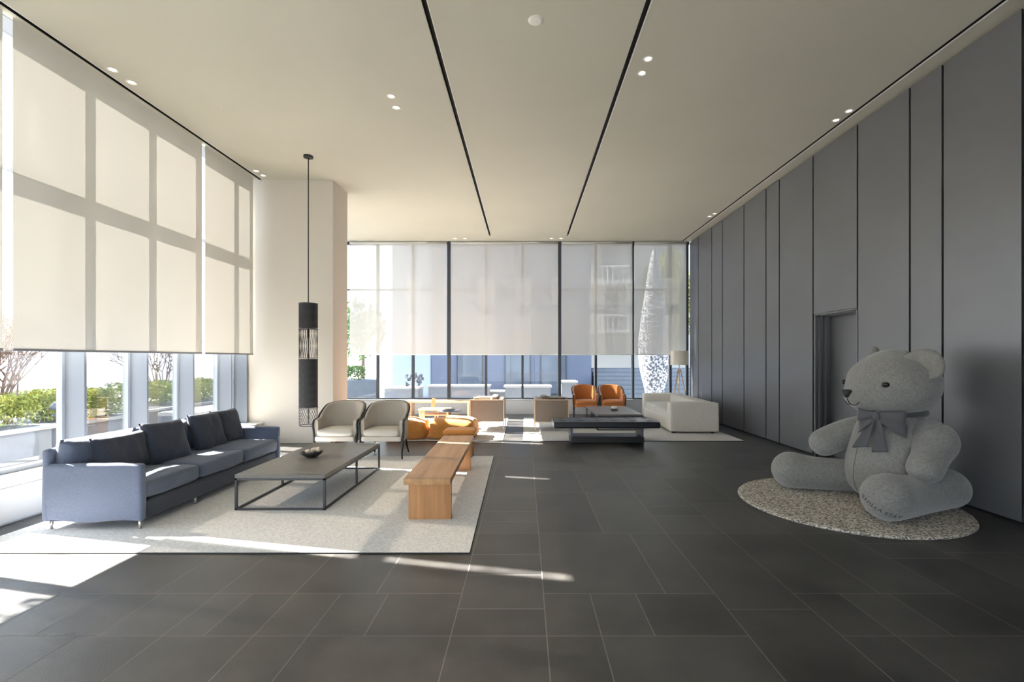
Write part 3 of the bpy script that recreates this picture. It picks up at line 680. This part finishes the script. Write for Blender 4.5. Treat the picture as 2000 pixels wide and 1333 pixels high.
# ------------------------------------------------------------------ round side table, low wooden lounger, long window bench
t = thing('round_side_table', 'small round dark glossy side table beyond the orange poufs', 'table', (-1.66, 10.6, 0.010))
MB().lathe([(0,0.385),(0.25,0.385),(0.26,0.392),(0.26,0.402),(0.25,0.408),(0,0.408)], n=40).build('tabletop', M['steel'], t)
MB().cyl((0,0,0.0), (0,0,0.385), 0.016, n=12).build('stem', M['steel'], t)
MB().lathe([(0,0),(0.15,0),(0.15,0.008),(0.03,0.014),(0,0.014)]).build('base', M['steel'], t)
t = thing('window_bench', 'long pale wooden bench under the back window', 'bench', (-2.29, 12.72, 0.0))
MB().box(-0.85, 0.85, -0.20, 0.20, 0.40, 0.45, 0.004).build('seat', M['wood_x'], t)
for x in (-0.72, 0.80): MB().box(x-0.025, x+0.025, -0.18, 0.18, 0, 0.40).build('leg', M['wood_x'], t)
t = thing('low_table', 'low orange-brown wooden table with a lower shelf behind the poufs', 'table', (-2.13, 11.3, 0.010))
MB().box(-0.36, 0.36, -0.22, 0.22, 0.34, 0.37, 0.003).build('tabletop', M['wood_o'], t)
MB().box(-0.30, 0.36, -0.18, 0.18, 0.22, 0.245, 0.003).build('shelf', M['wood_o'], t)
for x in (-0.32, 0.32):
    for y in (-0.18, 0.18): MB().box(x-0.02, x+0.02, y-0.02, y+0.02, 0, 0.34).build('leg', M['wood_o'], t)
t = thing('wooden_chair', 'small wooden chair with slatted leaning back by the low table', 'chair', (-2.35, 11.75, 0.010), 0.0)
MB().box(-0.20, 0.20, -0.20, 0.20, 0.30, 0.325).build('seat', M['wood_o'], t)
MB().box(-0.03, 0.06, 0.16, 0.19, 0.32, 0.56, mtx=T(0,0,0,0,0.10,0)).build('backrest', M['wood_o'], t)
for x in (-0.17, 0.17):
    for y in (-0.17, 0.17): MB().box(x-0.015, x+0.015, y-0.015, y+0.015, 0, 0.30).build('leg', M['wood_o'], t)

# ------------------------------------------------------------------ black daybed
t = thing('daybed', 'low black tufted leather daybed in the middle of the hall', 'daybed', (1.49, 8.95, 0.0105))
mb = MB(); mb.soft((0, 0, 0.342), (1.93, 0.70, 0.115), 0.03, (0,0,0.012), 0.0, n=44)
bt = [(-0.8+0.32*i, y) for i in range(6) for y in (-0.18, 0.18)]
for v in mb.bm.verts:
    if v.co.z > 0.35:
        for bx, by in bt: d = math.hypot(v.co.x-bx, v.co.y-by); v.co.z -= 0.022*math.exp(-(d/0.05)**2)
mb.build('cushion', M['blackleather'], t)
mb = MB(); [mb.lathe([(0,0.006),(0.01,0.004),(0.012,0)], (x, y, 0.388), 10) for x, y in bt]; mb.build('buttons', M['blackleather'], t)
MB().box(-0.64, 0.70, -0.21, 0.25, 0.0, 0.115, 0.004).build('plinth', M['canopyblack'], t)
for x in (-0.63, 0.67): MB().box(x-0.02, x+0.02, -0.21, 0.25, 0.11, 0.285).build('leg', M['smoke'], t)

# ------------------------------------------------------------------ cream sofa (local: faces -x)
t = thing('cream_sofa', 'boxy cream sofa standing beside the dark panel wall', 'sofa', (3.58, 11.32, 0.010), math.radians(-2.6))
hl = 1.48
MB().soft((-0.02, 0, 0.15), (0.94, 2*hl-0.04, 0.24), 0.02, n=10).build('base', M['cream'], t)
MB().soft((0.34, 0, 0.35), (0.32, 2*hl, 0.55), 0.035, (0,0,0.01), n=12).build('backrest', M['cream'], t)
for s_ in (-1, 1): MB().soft((-0.0, s_*(hl-0.15), 0.335), (1.0, 0.30, 0.60), 0.035, (0.004,0.004,0.014), n=14).build('arm', M['cream'], t)
for i in (-1, 1): MB().soft((-0.14, i*0.595, 0.34), (0.66, 1.18, 0.18), 0.04, (0,0,0.012), n=12).build('seat_cushion', M['cream'], t)
for x in (-0.4, 0.4):
    for y in (-hl+0.15, hl-0.15): MB().box(x-0.03, x+0.03, y-0.03, y+0.03, 0, 0.04).build('foot', M['darkwood'], t)

# ------------------------------------------------------------------ floor lamp
t = thing('floor_lamp', 'wooden tripod floor lamp with cream drum shade in the back right corner', 'lamp', (4.21, 12.98, 0.0))
mb = MB(); mb.lathe([(0.235, 1.395), (0.235, 1.775)], n=40).lathe([(0.228, 1.775), (0.228, 1.395)], n=40); mb.build('lamp_shade', M['shade'], t)
for a in (200, 320, 80): MB().tube([(0.03*math.cos(math.radians(a)), 0.03*math.sin(math.radians(a)), 1.27), (0.30*math.cos(math.radians(a)), 0.30*math.sin(math.radians(a)), 0.0)], [0.017, 0.013], 8).build('leg', M['palewood'], t)
MB().cyl((0,0,1.20), (0,0,1.58), 0.012, n=10).build('stem', M['palewood'], t)
MB().lathe([(0,1.19),(0.03,1.19),(0.035,1.22),(0.035,1.26),(0.02,1.29),(0,1.29)]).build('hub', M['palewood'], t)
MB().lathe([(0,1.55),(0.02,1.56),(0.035,1.60),(0.02,1.65),(0,1.66)]).build('bulb', M['porcelain'], t)

# ------------------------------------------------------------------ giant teddy bear (faces -x)
BX, BY = 3.97, 5.16
t = thing('teddy_bear', 'giant grey plush teddy bear sitting on the round rug against the wall', 'stuffed toy', (BX, BY, 0.026))
mb = MB()
prof = [(0.0,0.0),(0.20,0.004),(0.34,0.04),(0.43,0.13),(0.465,0.26),(0.455,0.40),(0.42,0.55),(0.375,0.70),(0.335,0.82),(0.29,0.92),(0.20,1.0),(0,1.02)]
def smoothprof(pr, k=4):
    out = []
    for i in range(len(pr)-1):
        a = pr[max(0,i-1)]; b = pr[i]; c = pr[i+1]; d = pr[min(len(pr)-1,i+2)]
        for j in range(k):
            u = j/k; out.append(tuple(max(0, 0.5*((2*b[q])+(c[q]-a[q])*u+(2*a[q]-5*b[q]+4*c[q]-d[q])*u*u+(3*b[q]-a[q]-3*c[q]+d[q])*u**3)) for q in (0,1)))
    out.append(pr[-1]); return out
mb.lathe(smoothprof(prof), (0,0,0), 56, sx=0.88, sy=0.98)
for v in mb.bm.verts: v.co += noise.noise_vector(v.co*4)*0.008
tb = mb.build('torso', M['bear'], t)
def on_surface(o, origin, direction):
    me = o.data; bvh = BVHTree.FromPolygons([v.co[:] for v in me.vertices], [p.vertices[:] for p in me.polygons])
    h = bvh.ray_cast(Vector(origin), Vector(direction).normalized()); return h[0], h[1]
# belly seam
pts = []
for i in range(30):
    z = 0.10+0.80*i/29; p, nn = on_surface(tb, (-2, -0.0, z), (1, 0, 0))
    if p: pts.append(p+Vector((-0.001, 0, 0)))
MB().tube(pts, 0.0035, 6).build('seam', M['seam'], t)
# head
HZ = 1.255; HC = Vector((0.0, -0.02, HZ))
mb = MB(); n = 64; m_ = 48; bm = mb.bm; grid = []
def headr(d):
    # d unit dir, face toward -x
    rx, ry, rz = 0.40, 0.45, 0.350
    r = 1/math.sqrt((d.x/rx)**2+(d.y/ry)**2+(d.z/rz)**2)
    s = Vector((-1, 0, -0.36)).normalized(); a = math.acos(max(-1, min(1, d.dot(s))))
    r += 0.115*math.exp(-(a/0.44)**2)
    tp = Vector((0.05, 0, 1)).normalized(); a = math.acos(max(-1, min(1, d.dot(tp)))); r += 0.03*math.exp(-(a/0.5)**2)
    for s_ in (1, -1):
        c = Vector((-0.5, s_*0.7, -0.55)).normalized(); a = math.acos(max(-1, min(1, d.dot(c)))); r += 0.030*math.exp(-(a/0.55)**2)
    c = Vector((-0.85, 0, 0.30)).normalized(); a = math.acos(max(-1, min(1, d.dot(c)))); r -= 0.018*math.exp(-(a/0.3)**2)
    return r
for i in range(m_+1):
    ph = PI*i/m_; row = []
    for j in range(n):
        th = 2*PI*j/n; d = Vector((math.sin(ph)*math.cos(th), math.sin(ph)*math.sin(th), math.cos(ph)))
        p = HC + d*headr(d) + noise.noise_vector(d*3)*0.007
        row.append(p)
    grid.append([bm.verts.new(row[0])] if i in (0, m_) else [bm.verts.new(p) for p in row])
for A, B in zip(grid, grid[1:]):
    for j in range(n):
        q = []
        for v in (A[j % len(A)], B[j % len(B)], B[(j+1) % len(B)], A[(j+1) % len(A)]):
            if v not in q: q.append(v)
        if len(q) > 2: f = bm.faces.new(q); f.smooth = True
hd = mb.build('head', M['bear'], t)
def hp(d): d = Vector(d).normalized(); return HC + d*headr(d), d
for s_ in (-1, 1):
    a = math.radians(45)*s_; p, d = hp((-math.cos(a), math.sin(a), 0.02))
    EYE_ = MB().lathe([(0,-0.02),(0.030,-0.012),(0.036,0.0),(0.030,0.016),(0.016,0.026),(0,0.029)], n=24, sx=1.0, sy=0.8)
    e = EYE_.build('eye', M['eye'], t)
    e.location = p; e.rotation_euler = d.to_track_quat('Z', 'Y').to_euler()
# nose: rounded triangle
p, d = hp((-1, 0, -0.19))
mb = MB(); bm = mb.bm
tri = [(-0.062, 0.038), (0.062, 0.038), (0.058, 0.012), (0.012, -0.058), (-0.012, -0.058), (-0.058, 0.012)]
def ringp(s_, dx): return [bm.verts.new((dx, y*s_, z*s_)) for y, z in tri]
A = ringp(1.0, 0.03); B = ringp(1.0, -0.012); C_ = ringp(0.75, -0.03); D_ = ringp(0.2, -0.036)
for P_, Q_ in ((A, B), (B, C_), (C_, D_)):
    for k in range(6): f = bm.faces.new((P_[k], P_[(k+1)%6], Q_[(k+1)%6], Q_[k])); f.smooth = True
bm.faces.new(D_); o = mb.build('nose', M['thread'], t); o.location = p
mo = o.modifiers.new('s', 'SUBSURF'); mo.levels = 2; mo.render_levels = 2
# mouth stitching
mb = MB(); pts = [hp((-1, 0, -0.32-0.012*i))[0]+Vector((-0.001,0,0)) for i in range(12)]; mb.tube(pts, 0.0045, 6)
for s_ in (-1, 1): mb.tube([hp((-1, s_*0.028*i, -0.46-0.02*math.sin(i/9*PI)*3+0.004*i))[0]+Vector((-0.001,0,0)) for i in range(10)], 0.0045, 6)
mb.build('mouth', M['thread'], t)
# ears
for s_ in (-1, 1):
    mb = MB(); bm = mb.bm; front = []; nn_ = 24
    for layer, (sc, off) in enumerate(((1.0, 0.0), (0.93, 0.045), (0.6, 0.055))): pass
    def earpt(r, a, dx): return Vector((dx, r*0.165*math.cos(a), r*0.155*math.sin(a)))
    rings = []
    for r, dx in ((0.0, -0.008), (0.4, -0.012), (0.75, -0.030), (0.93, -0.042), (1.0, -0.015), (0.98, 0.02), (0.8, 0.045), (0.4, 0.055), (0.0, 0.058)):
        rings.append([bm.verts.new(earpt(r, 0, dx))] if r == 0 else [bm.verts.new(earpt(r, 2*PI*k/nn_, dx + 0.02*abs(math.cos(2*PI*k/nn_))*r)) for k in range(nn_)])
    for A, B in zip(rings, rings[1:]):
        for k in range(nn_):
            q = []
            for v in (A[k % len(A)], A[(k+1) % len(A)], B[(k+1) % len(B)], B[k % len(B)]):
                if v not in q: q.append(v)
            f = bm.faces.new(q); f.smooth = True
    for v in bm.verts: v.co += noise.noise_vector(v.co*14+Vector((s_*3, 0, 0)))*0.012
    o = mb.build('ear', M['bearear'], t)
    o.location = HC+Vector((0.03, s_*0.365, 0.215+(0.035 if s_ > 0 else 0))); o.rotation_euler = Euler((-s_*0.80, 0.20, -s_*0.75)); o.scale = (1, 1.06, 1.0)
# arms
MB().limb([(0.02, 0.28, 0.76), (-0.16, 0.40, 0.67), (-0.32, 0.45, 0.595), (-0.44, 0.45, 0.545)], [0.15, 0.165, 0.165, 0.16]).build('arm', M['bear'], t)
MB().limb([(0.12, -0.36, 0.74), (0.11, -0.42, 0.69), (0.0, -0.50, 0.57), (-0.11, -0.57, 0.475)], [0.175, 0.195, 0.155, 0.150]).build('arm', M['bear'], t)
# legs
MB().limb([(0.10, 0.25, 0.19), (-0.30, 0.38, 0.18), (-0.60, 0.44, 0.19), (-0.82, 0.47, 0.215)], [0.19, 0.185, 0.19, 0.212], n=32).build('leg', M['bear'], t)
lg = MB().limb([(0.33, -0.30, 0.205), (0.08, -0.40, 0.185), (-0.30, -0.55, 0.20), (-0.54, -0.66, 0.22)], [0.20, 0.18, 0.205, 0.222], n=32).build('leg', M['bear'], t)
# lettering on the sole of the near foot
cu = bpy.data.curves.new('lettering', 'FONT'); cu.body = 'SHILLA STAY'; cu.size = 0.053; cu.align_x = 'CENTER'; cu.align_y = 'CENTER'; cu.space_character = 1.15
to = bpy.data.objects.new('tmp', cu); COL.objects.link(to)
dg = bpy.context.evaluated_depsgraph_get(); me = bpy.data.meshes.new_from_object(to.evaluated_get(dg)); bpy.data.objects.remove(to)
bm = bmesh.new(); bm.from_mesh(me); bmesh.ops.triangulate(bm, faces=bm.faces[:]); bmesh.ops.subdivide_edges(bm, edges=[e for e in bm.edges if e.calc_length() > 0.012], cuts=2)
cc = Vector((-0.54, -0.66, 0.22)); bv = BVHTree.FromPolygons([v.co[:] for v in lg.data.vertices], [p.vertices[:] for p in lg.data.polygons])
fw = Vector((-0.62, -0.76, -0.18)).normalized(); rt = Vector((0.76, -0.62, 0)).normalized(); upv = rt.cross(fw).normalized()
if upv.z < 0: upv = -upv
for v in bm.verts:
    tx = v.co.x*0.87+v.co.y*0.5; ty = -v.co.x*0.42+v.co.y*0.87 - 0.35*v.co.x*v.co.x*-1.6
    q = cc + rt*(tx-0.045) + upv*(ty-0.055); h = bv.ray_cast(q+fw*1.0, -fw)
    v.co = (h[0]+fw*0.002) if h[0] is not None else q+fw*0.2
mb = MB(); mb.bm.free(); mb.bm = bm; mb.build('lettering', M['thread'], t, fix=False)
# ribbon round the neck and bow
mb = MB(); N_ = 60; pr = []
mb.lathe([(0.275, 0.925), (0.315, 0.93), (0.335, 0.955), (0.325, 0.985), (0.29, 1.0)], n=56, sx=0.92, sy=1.02); mb.build('neck_ribbon', M['bow'], t)
b = bpy.data.objects.new('bow', None); COL.objects.link(b); b.parent = t; b.location = (-0.285, -0.205, 0.945); b.rotation_euler = (0, -0.12, math.radians(34)); b.scale = (1.05, 0.90, 1.08)
def sheet(fn, nu=20, nv=12, name='loop', th=0.008):
    mb = MB(); V = [[mb.bm.verts.new(fn(i/nu, j/nv)) for j in range(nv+1)] for i in range(nu+1)]
    for i in range(nu):
        for j in range(nv): f = mb.bm.faces.new((V[i][j], V[i+1][j], V[i+1][j+1], V[i][j+1])); f.smooth = True
    o = mb.build(name, M['bow'], b); s = o.modifiers.new('t', 'SOLIDIFY'); s.thickness = th; s.offset = 0; return o
for s_, Lg in ((-1, 0.27), (1, 0.20)):
    def fn(u, v, s_=s_, Lg=Lg):
        a = u*2*PI; k = (1-math.cos(a))/2            # out and back
        wv = (v-0.5)*(0.07+0.16*k)
        return (-0.045*math.sin(a)-0.03 - 0.02*math.cos(v*9)*k, s_*Lg*k, -0.07*k + wv - 0.02*math.sin(v*12)*k)
    sheet(fn, 32, 14, 'bow_loop')
MB().soft((-0.05, 0, 0), (0.07, 0.075, 0.085), 0.03, n=8).build('knot', M['bow'], b)
for y0_, y1_, L_ in ((-0.02, -0.03, 0.32), (0.03, 0.17, 0.30)):
    def fn(u, v, y0_=y0_, y1_=y1_, L_=L_): return (-0.05-0.05*u-0.012*math.sin(u*5+v*3), y0_+(y1_-y0_)*u+(v-0.5)*(0.045+0.10*u), -0.02-L_*u - (0.02*(v-0.5) if u > 0.95 else 0))
    sheet(fn, 16, 8, 'ribbon_tail')

# ------------------------------------------------------------------ outside
mb = MB(); mb.box(-60, 60, -30, 60, -0.25, -0.12); tag(mb.build('paving', M['pave']), 'pale sunlit paving outside the windows', 'ground', kind='structure')
def leaf_mass(name, boxes, m, label, cat, count, size=0.045, seed=1, group=None, kind=None):
    rnd = random.Random(seed); mb = MB(); bm = mb.bm
    for (x0, x1, y0, y1, z0, z1) in boxes:
        for _ in range(count):
            c = Vector((rnd.uniform(x0, x1), rnd.uniform(y0, y1), z0+(z1-z0)*rnd.random()**0.6))
            c.z -= (1-noise.noise(c*2.2))*0.05
            R3 = Euler((rnd.uniform(0, 6), rnd.uniform(0, 6), rnd.uniform(0, 6))).to_matrix(); s_ = size*rnd.uniform(0.6, 1.3)
            bm.faces.new([bm.verts.new(c + R3 @ Vector(q)*s_) for q in ((-0.5,0,0),(0,-0.28,0.1),(0.6,0,0),(0,0.28,0.1))])
    o = mb.build(name, m, fix=False); tag(o, label, cat, group, kind); return o
# planters along the left side
def planter(label, x0, x1, y0, y1, z1, group):
    t = thing('planter', label, 'planter', ((x0+x1)/2, (y0+y1)/2, -0.12), 0, group); hx, hy = (x1-x0)/2, (y1-y0)/2
    MB().box(-hx, hx, -hy, hy, 0, z1+0.06).build('wall', M['stonew'], t)
    MB().box(-hx-0.05, hx+0.05, -hy-0.05, hy+0.05, z1+0.06, z1+0.12, 0.008).build('capstone', M['pave'], t)
    MB().box(-hx+0.1, hx-0.1, -hy+0.1, hy-0.1, z1+0.11, z1+0.13).build('soil', M['steel'], t)
planter('pale stone planter outside behind the near end of the blue sofa', -9.6, -8.0, 5.4, 8.05, 0.44, 'stone planters outside the left windows')
planter('stone planter outside the second left window pane', -9.8, -8.2, 8.5, 10.0, 0.40, 'stone planters outside the left windows')
planter('stone planter outside the far left windows near the column', -10.2, -8.4, 10.6, 14.4, 0.42, 'stone planters outside the left windows')
leaf_mass('hedge', [(-9.4, -8.1, 5.5, 8.0, 0.46, 1.02)], M['hedge'], 'yellow-green hedge on the planter behind the sofa\'s near end', 'hedge', 12000, 0.06, 2, 'hedges outside the left windows')
leaf_mass('hedge', [(-9.6, -8.25, 8.55, 9.95, 0.42, 1.0)], M['hedge'], 'yellow-green hedge seen through the second left pane', 'hedge', 9000, 0.06, 3, 'hedges outside the left windows')
leaf_mass('hedge', [(-10.1, -8.45, 11.4, 14.3, 0.44, 1.02)], M['hedge'], 'yellow-green hedge seen through the far left panes', 'hedge', 9000, 0.06, 4, 'hedges outside the left windows')
def bare_shrub(label, x, y, z, h, spread, seed, n=46):
    rnd = random.Random(seed); mb = MB()
    def br(p, d, L_, r, lv):
        q = p + d*L_; mb.tube([p, (p+q)/2+Vector((rnd.uniform(-.03,.03),)*3), q], [r, r*0.8, r*0.6], 4, cap=False)
        if lv > 0:
            for _ in range(3): dd = (d + Vector((rnd.uniform(-.7,.7), rnd.uniform(-.7,.7), rnd.uniform(-.1,.5)))).normalized(); br(q, dd, L_*0.68, r*0.6, lv-1)
    for _ in range(n//3): br(Vector((x+rnd.uniform(-.2,.2), y+rnd.uniform(-.2,.2), z)), Vector((rnd.uniform(-spread, spread), rnd.uniform(-spread, spread), 1)).normalized(), h*0.40, 0.020, 4)
    tag(mb.build('bare_shrub', M['twig'], fix=False), label, 'shrub', 'leafless shrubs outside the left windows')
bare_shrub('leafless brown shrub behind the hedge at the far left', -9.3, 7.3, 0.45, 2.0, 0.6, 5, 60)
bare_shrub('second leafless brown shrub beside the first, nearer the left frame edge', -9.0, 8.1, 0.40, 1.9, 0.6, 6, 54)
bare_shrub('leafless brown shrub seen through the far left panes', -10.0, 13.1, 0.45, 2.0, 0.5, 8, 48)
t = thing('garden_lamp', 'small grey domed garden lamp before the first left hedge', 'lamp', (-7.75, 7.95, -0.12))
MB().cyl((0,0,0), (0,0,0.85), 0.03, n=12).build('post', M['stonew2'], t); MB().lathe([(0,0.98),(0.08,0.96),(0.13,0.90),(0.14,0.84),(0,0.84)]).build('dome', M['stonew2'], t)
MB().lathe([(0,0.82),(0.07,0.80),(0.08,0.72),(0.04,0.66),(0,0.66)]).build('lower_dome', M['stonew2'], t)
leaf_mass('dry_grass', [(-7.0, -5.6, 3.0, 8.5, -0.12, 0.06)], M['dry'], 'strip of dry grass just outside the left windows', 'grass', 4000, 0.10, 12, None, 'stuff')
t = thing('low_wall', 'low pale stone bench wall between the left hedges', 'wall', (-7.6, 11.4, -0.12)); MB().box(-0.4, 0.4, -0.9, 0.9, 0, 0.42).build('base', M['stonew2'], t); MB().box(-0.45, 0.45, -0.95, 0.95, 0.42, 0.50).build('capstone', M['pave'], t)
tag(MB().box(-60, -22, -20, 55, -0.12, -0.08).build('road', M['road']), 'grey road far beyond the planters', 'road', kind='structure')
# tree whose branches shade the nearest floor patch
rnd = random.Random(31); mb = MB(); bm = mb.bm
t = thing('leafy_tree', 'leafy young tree outside beside the nearest left window', 'tree', (-7.4, 3.75, -0.12))
MB().tube([(0,0,0), (0.03,-0.3,1.6), (0.0,-0.6,3.0)], [0.05, 0.04, 0.02], 8).build('trunk', M['twig'], t)
for _ in range(260):
    c = Vector((rnd.gauss(0, 0.28), -0.62+rnd.gauss(0, 0.42), 3.62+rnd.gauss(0, 0.30))); R3 = Euler((rnd.uniform(0,6), rnd.uniform(0,6), rnd.uniform(0,6))).to_matrix()
    bm.faces.new([bm.verts.new(c + R3 @ Vector(q)*0.16) for q in ((-0.5,0,0),(0,-0.26,0.1),(0.6,0,0),(0,0.26,0.1))])
mb.build('foliage', M['leafdark'], t, fix=False)

# behind the back window
t = thing('office_building', 'blue-grey building facing the back window', 'building', (-1.5, 20.0, -0.12))
MB().box(-2.45, 4.30, 0, 6, 0, 9.0).build('wall', M['facade'], t)
o = MB().box(-4.05, -2.45, -0.05, 6, 0, 9.0).build('wall_panel', M['facade2'], t); o['label'] = 'paler blue wall panel'
for x in (-0.8, 1.2, 2.7): f_ = MB().box(x-0.55, x+0.55, -0.06, 0.0, 0.2, 2.7).build('window', M['alu_dark'], t); MB().box(x-0.5, x+0.5, -0.08, -0.05, 0.25, 2.65).build('pane', M['facglass'], f_)
t = thing('apartment_building', 'pale building with balconies behind the right blinds', 'building', (5.2, 28.0, -0.12))
MB().box(-3.4, 6.0, 0, 6, 0, 14).build('wall', M['facade3'], t)
for z in (3.2, 6.0, 8.8):
    f_ = MB().box(-2.9, 1.0, -0.9, 0, z, z+0.15).build('balcony', M['porcelain'], t); mb = MB(); mb.box(-2.9, 1.0, -0.9, -0.85, z+0.95, z+1.03)
    for i in range(14): mb.box(-2.9+i*0.3, -2.87+i*0.3, -0.9, -0.86, z+0.15, z+0.95)
    mb.build('railing', M['porcelain'], f_)
    for x in (-2.2, -0.2): MB().box(x-0.5, x+0.5, -0.03, 0, z+0.3, z+2.3).build('window', M['facglass'], t)
t = thing('stone_steps', 'broad pale stone steps beyond the orange chairs', 'steps', (4.9, 18.2, -0.12))
for i in range(8): MB().box(-2.0, 3.0, i*0.32, 3.2, i*0.16, i*0.16+0.12).build('step', M['stonew'], t); MB().box(-2.0, 3.0, i*0.32+0.03, 3.2, i*0.16+0.12, i*0.16+0.16).build('riser', M['stonew2'], t)
t = thing('leaf_sculpture', 'tall white perforated pod-shaped sculpture outside the back window', 'sculpture', (4.33, 15.9, -0.12))
pr = [(0.0,0.0),(0.20,0.0),(0.24,0.1),(0.34,0.7),(0.46,1.2),(0.53,1.7),(0.53,2.2),(0.47,2.9),(0.37,3.6),(0.25,4.4),(0.12,5.1),(0.0,5.4)]
MB().lathe(smoothprof(pr, 5), n=48, sy=0.7).build('shell', M['sculpt'], t)
MB().lathe([(0,0),(0.45,0),(0.45,0.12),(0,0.12)], n=32).build('base', M['stonew'], t)
def tree(label, box, m, n, sz, seed):
    x0, x1, y0, y1, z0, z1 = box; t = thing('garden_tree', label, 'tree', ((x0+x1)/2, (y0+y1)/2, -0.12)); h = z0+(z1-z0)*0.5+0.12
    MB().tube([(0,0,0), (0.05,0.03,h*0.5), (0,0,h)], [0.12, 0.09, 0.04], 8).build('trunk', M['twig'], t)
    rnd = random.Random(seed); mb = MB(); c0 = Vector((0, 0, (z0+z1)/2+0.12))
    for _ in range(n):
        d = Vector((rnd.gauss(0,1), rnd.gauss(0,1), rnd.gauss(0,1))).normalized()*rnd.random()**0.4
        c = c0 + Vector((d.x*(x1-x0)/2, d.y*(y1-y0)/2, d.z*(z1-z0)/2)); c += noise.noise_vector(c)*0.35
        R3 = Euler((rnd.uniform(0,6), rnd.uniform(0,6), rnd.uniform(0,6))).to_matrix()
        mb.bm.faces.new([mb.bm.verts.new(c + R3 @ Vector(q)*sz) for q in ((-0.5,0,0),(0,-0.28,0.1),(0.6,0,0),(0,0.28,0.1))])
    mb.build('foliage', m, t, fix=False)
tree('yellow-green tree at the right end of the back window', (5.6, 8.2, 22, 24.5, 1.8, 6.8), M['leafyel'], 4200, 0.20, 20)
tree('green tree at the left end of the back window', (-8.8, -6.6, 21, 24, 1.6, 4.4), M['leafdark'], 1500, 0.20, 21)
t = thing('planter', 'grey square planter outside beside the column', 'planter', (-6.2, 16.9, -0.12), 0.3)
MB().box(-0.9, 0.9, -0.5, 0.5, 0, 0.95, 0.01).build('wall', M['stonew2'], t)
leaf_mass('potted_shrub', [(-6.6, -5.7, 16.6, 17.2, 0.83, 1.35), (-6.55, -6.35, 16.8, 17.0, 1.2, 1.9)], M['leafdark'], 'green shrub in the grey planter beside the column', 'shrub', 900, 0.09, 22)
def outbox(label, x0, x1, y0, y1, h, m, cap):
    t = thing('stone_bench', label, 'bench', ((x0+x1)/2, (y0+y1)/2, -0.12), 0, 'pale stone benches outside the back window'); hx, hy = (x1-x0)/2, (y1-y0)/2
    MB().box(-hx, hx, -hy, hy, 0, h-0.06).build('base', m, t); MB().box(-hx-0.04, hx+0.04, -hy-0.04, hy+0.04, h-0.06, h, 0.006).build('top', cap, t)
outbox('pale block bench left of the outdoor plant', -4.6, -3.5, 15.6, 16.4, 0.75, M['stonew'], M['pave'])
outbox('long pale bench behind the long wooden window bench', -3.2, -1.2, 15.8, 16.5, 0.80, M['stonew'], M['pave'])
outbox('low bright bench behind the left taupe chair', -2.3, -0.4, 16.6, 17.4, 0.55, M['pave'], M['pave'])
outbox('pale block bench right of the left taupe chair', -0.65, 0.85, 15.6, 16.4, 0.80, M['stonew'], M['pave'])
outbox('narrow pale block behind the right taupe chair', 1.2, 1.7, 15.6, 16.4, 0.95, M['stonew'], M['pave'])
leaf_mass('potted_plant', [(-4.05, -3.45, 15.8, 16.2, 0.66, 1.1)], M['stonew2'], 'grey-leaved plant on the pale block bench outside', 'plant', 60, 0.16, 24)
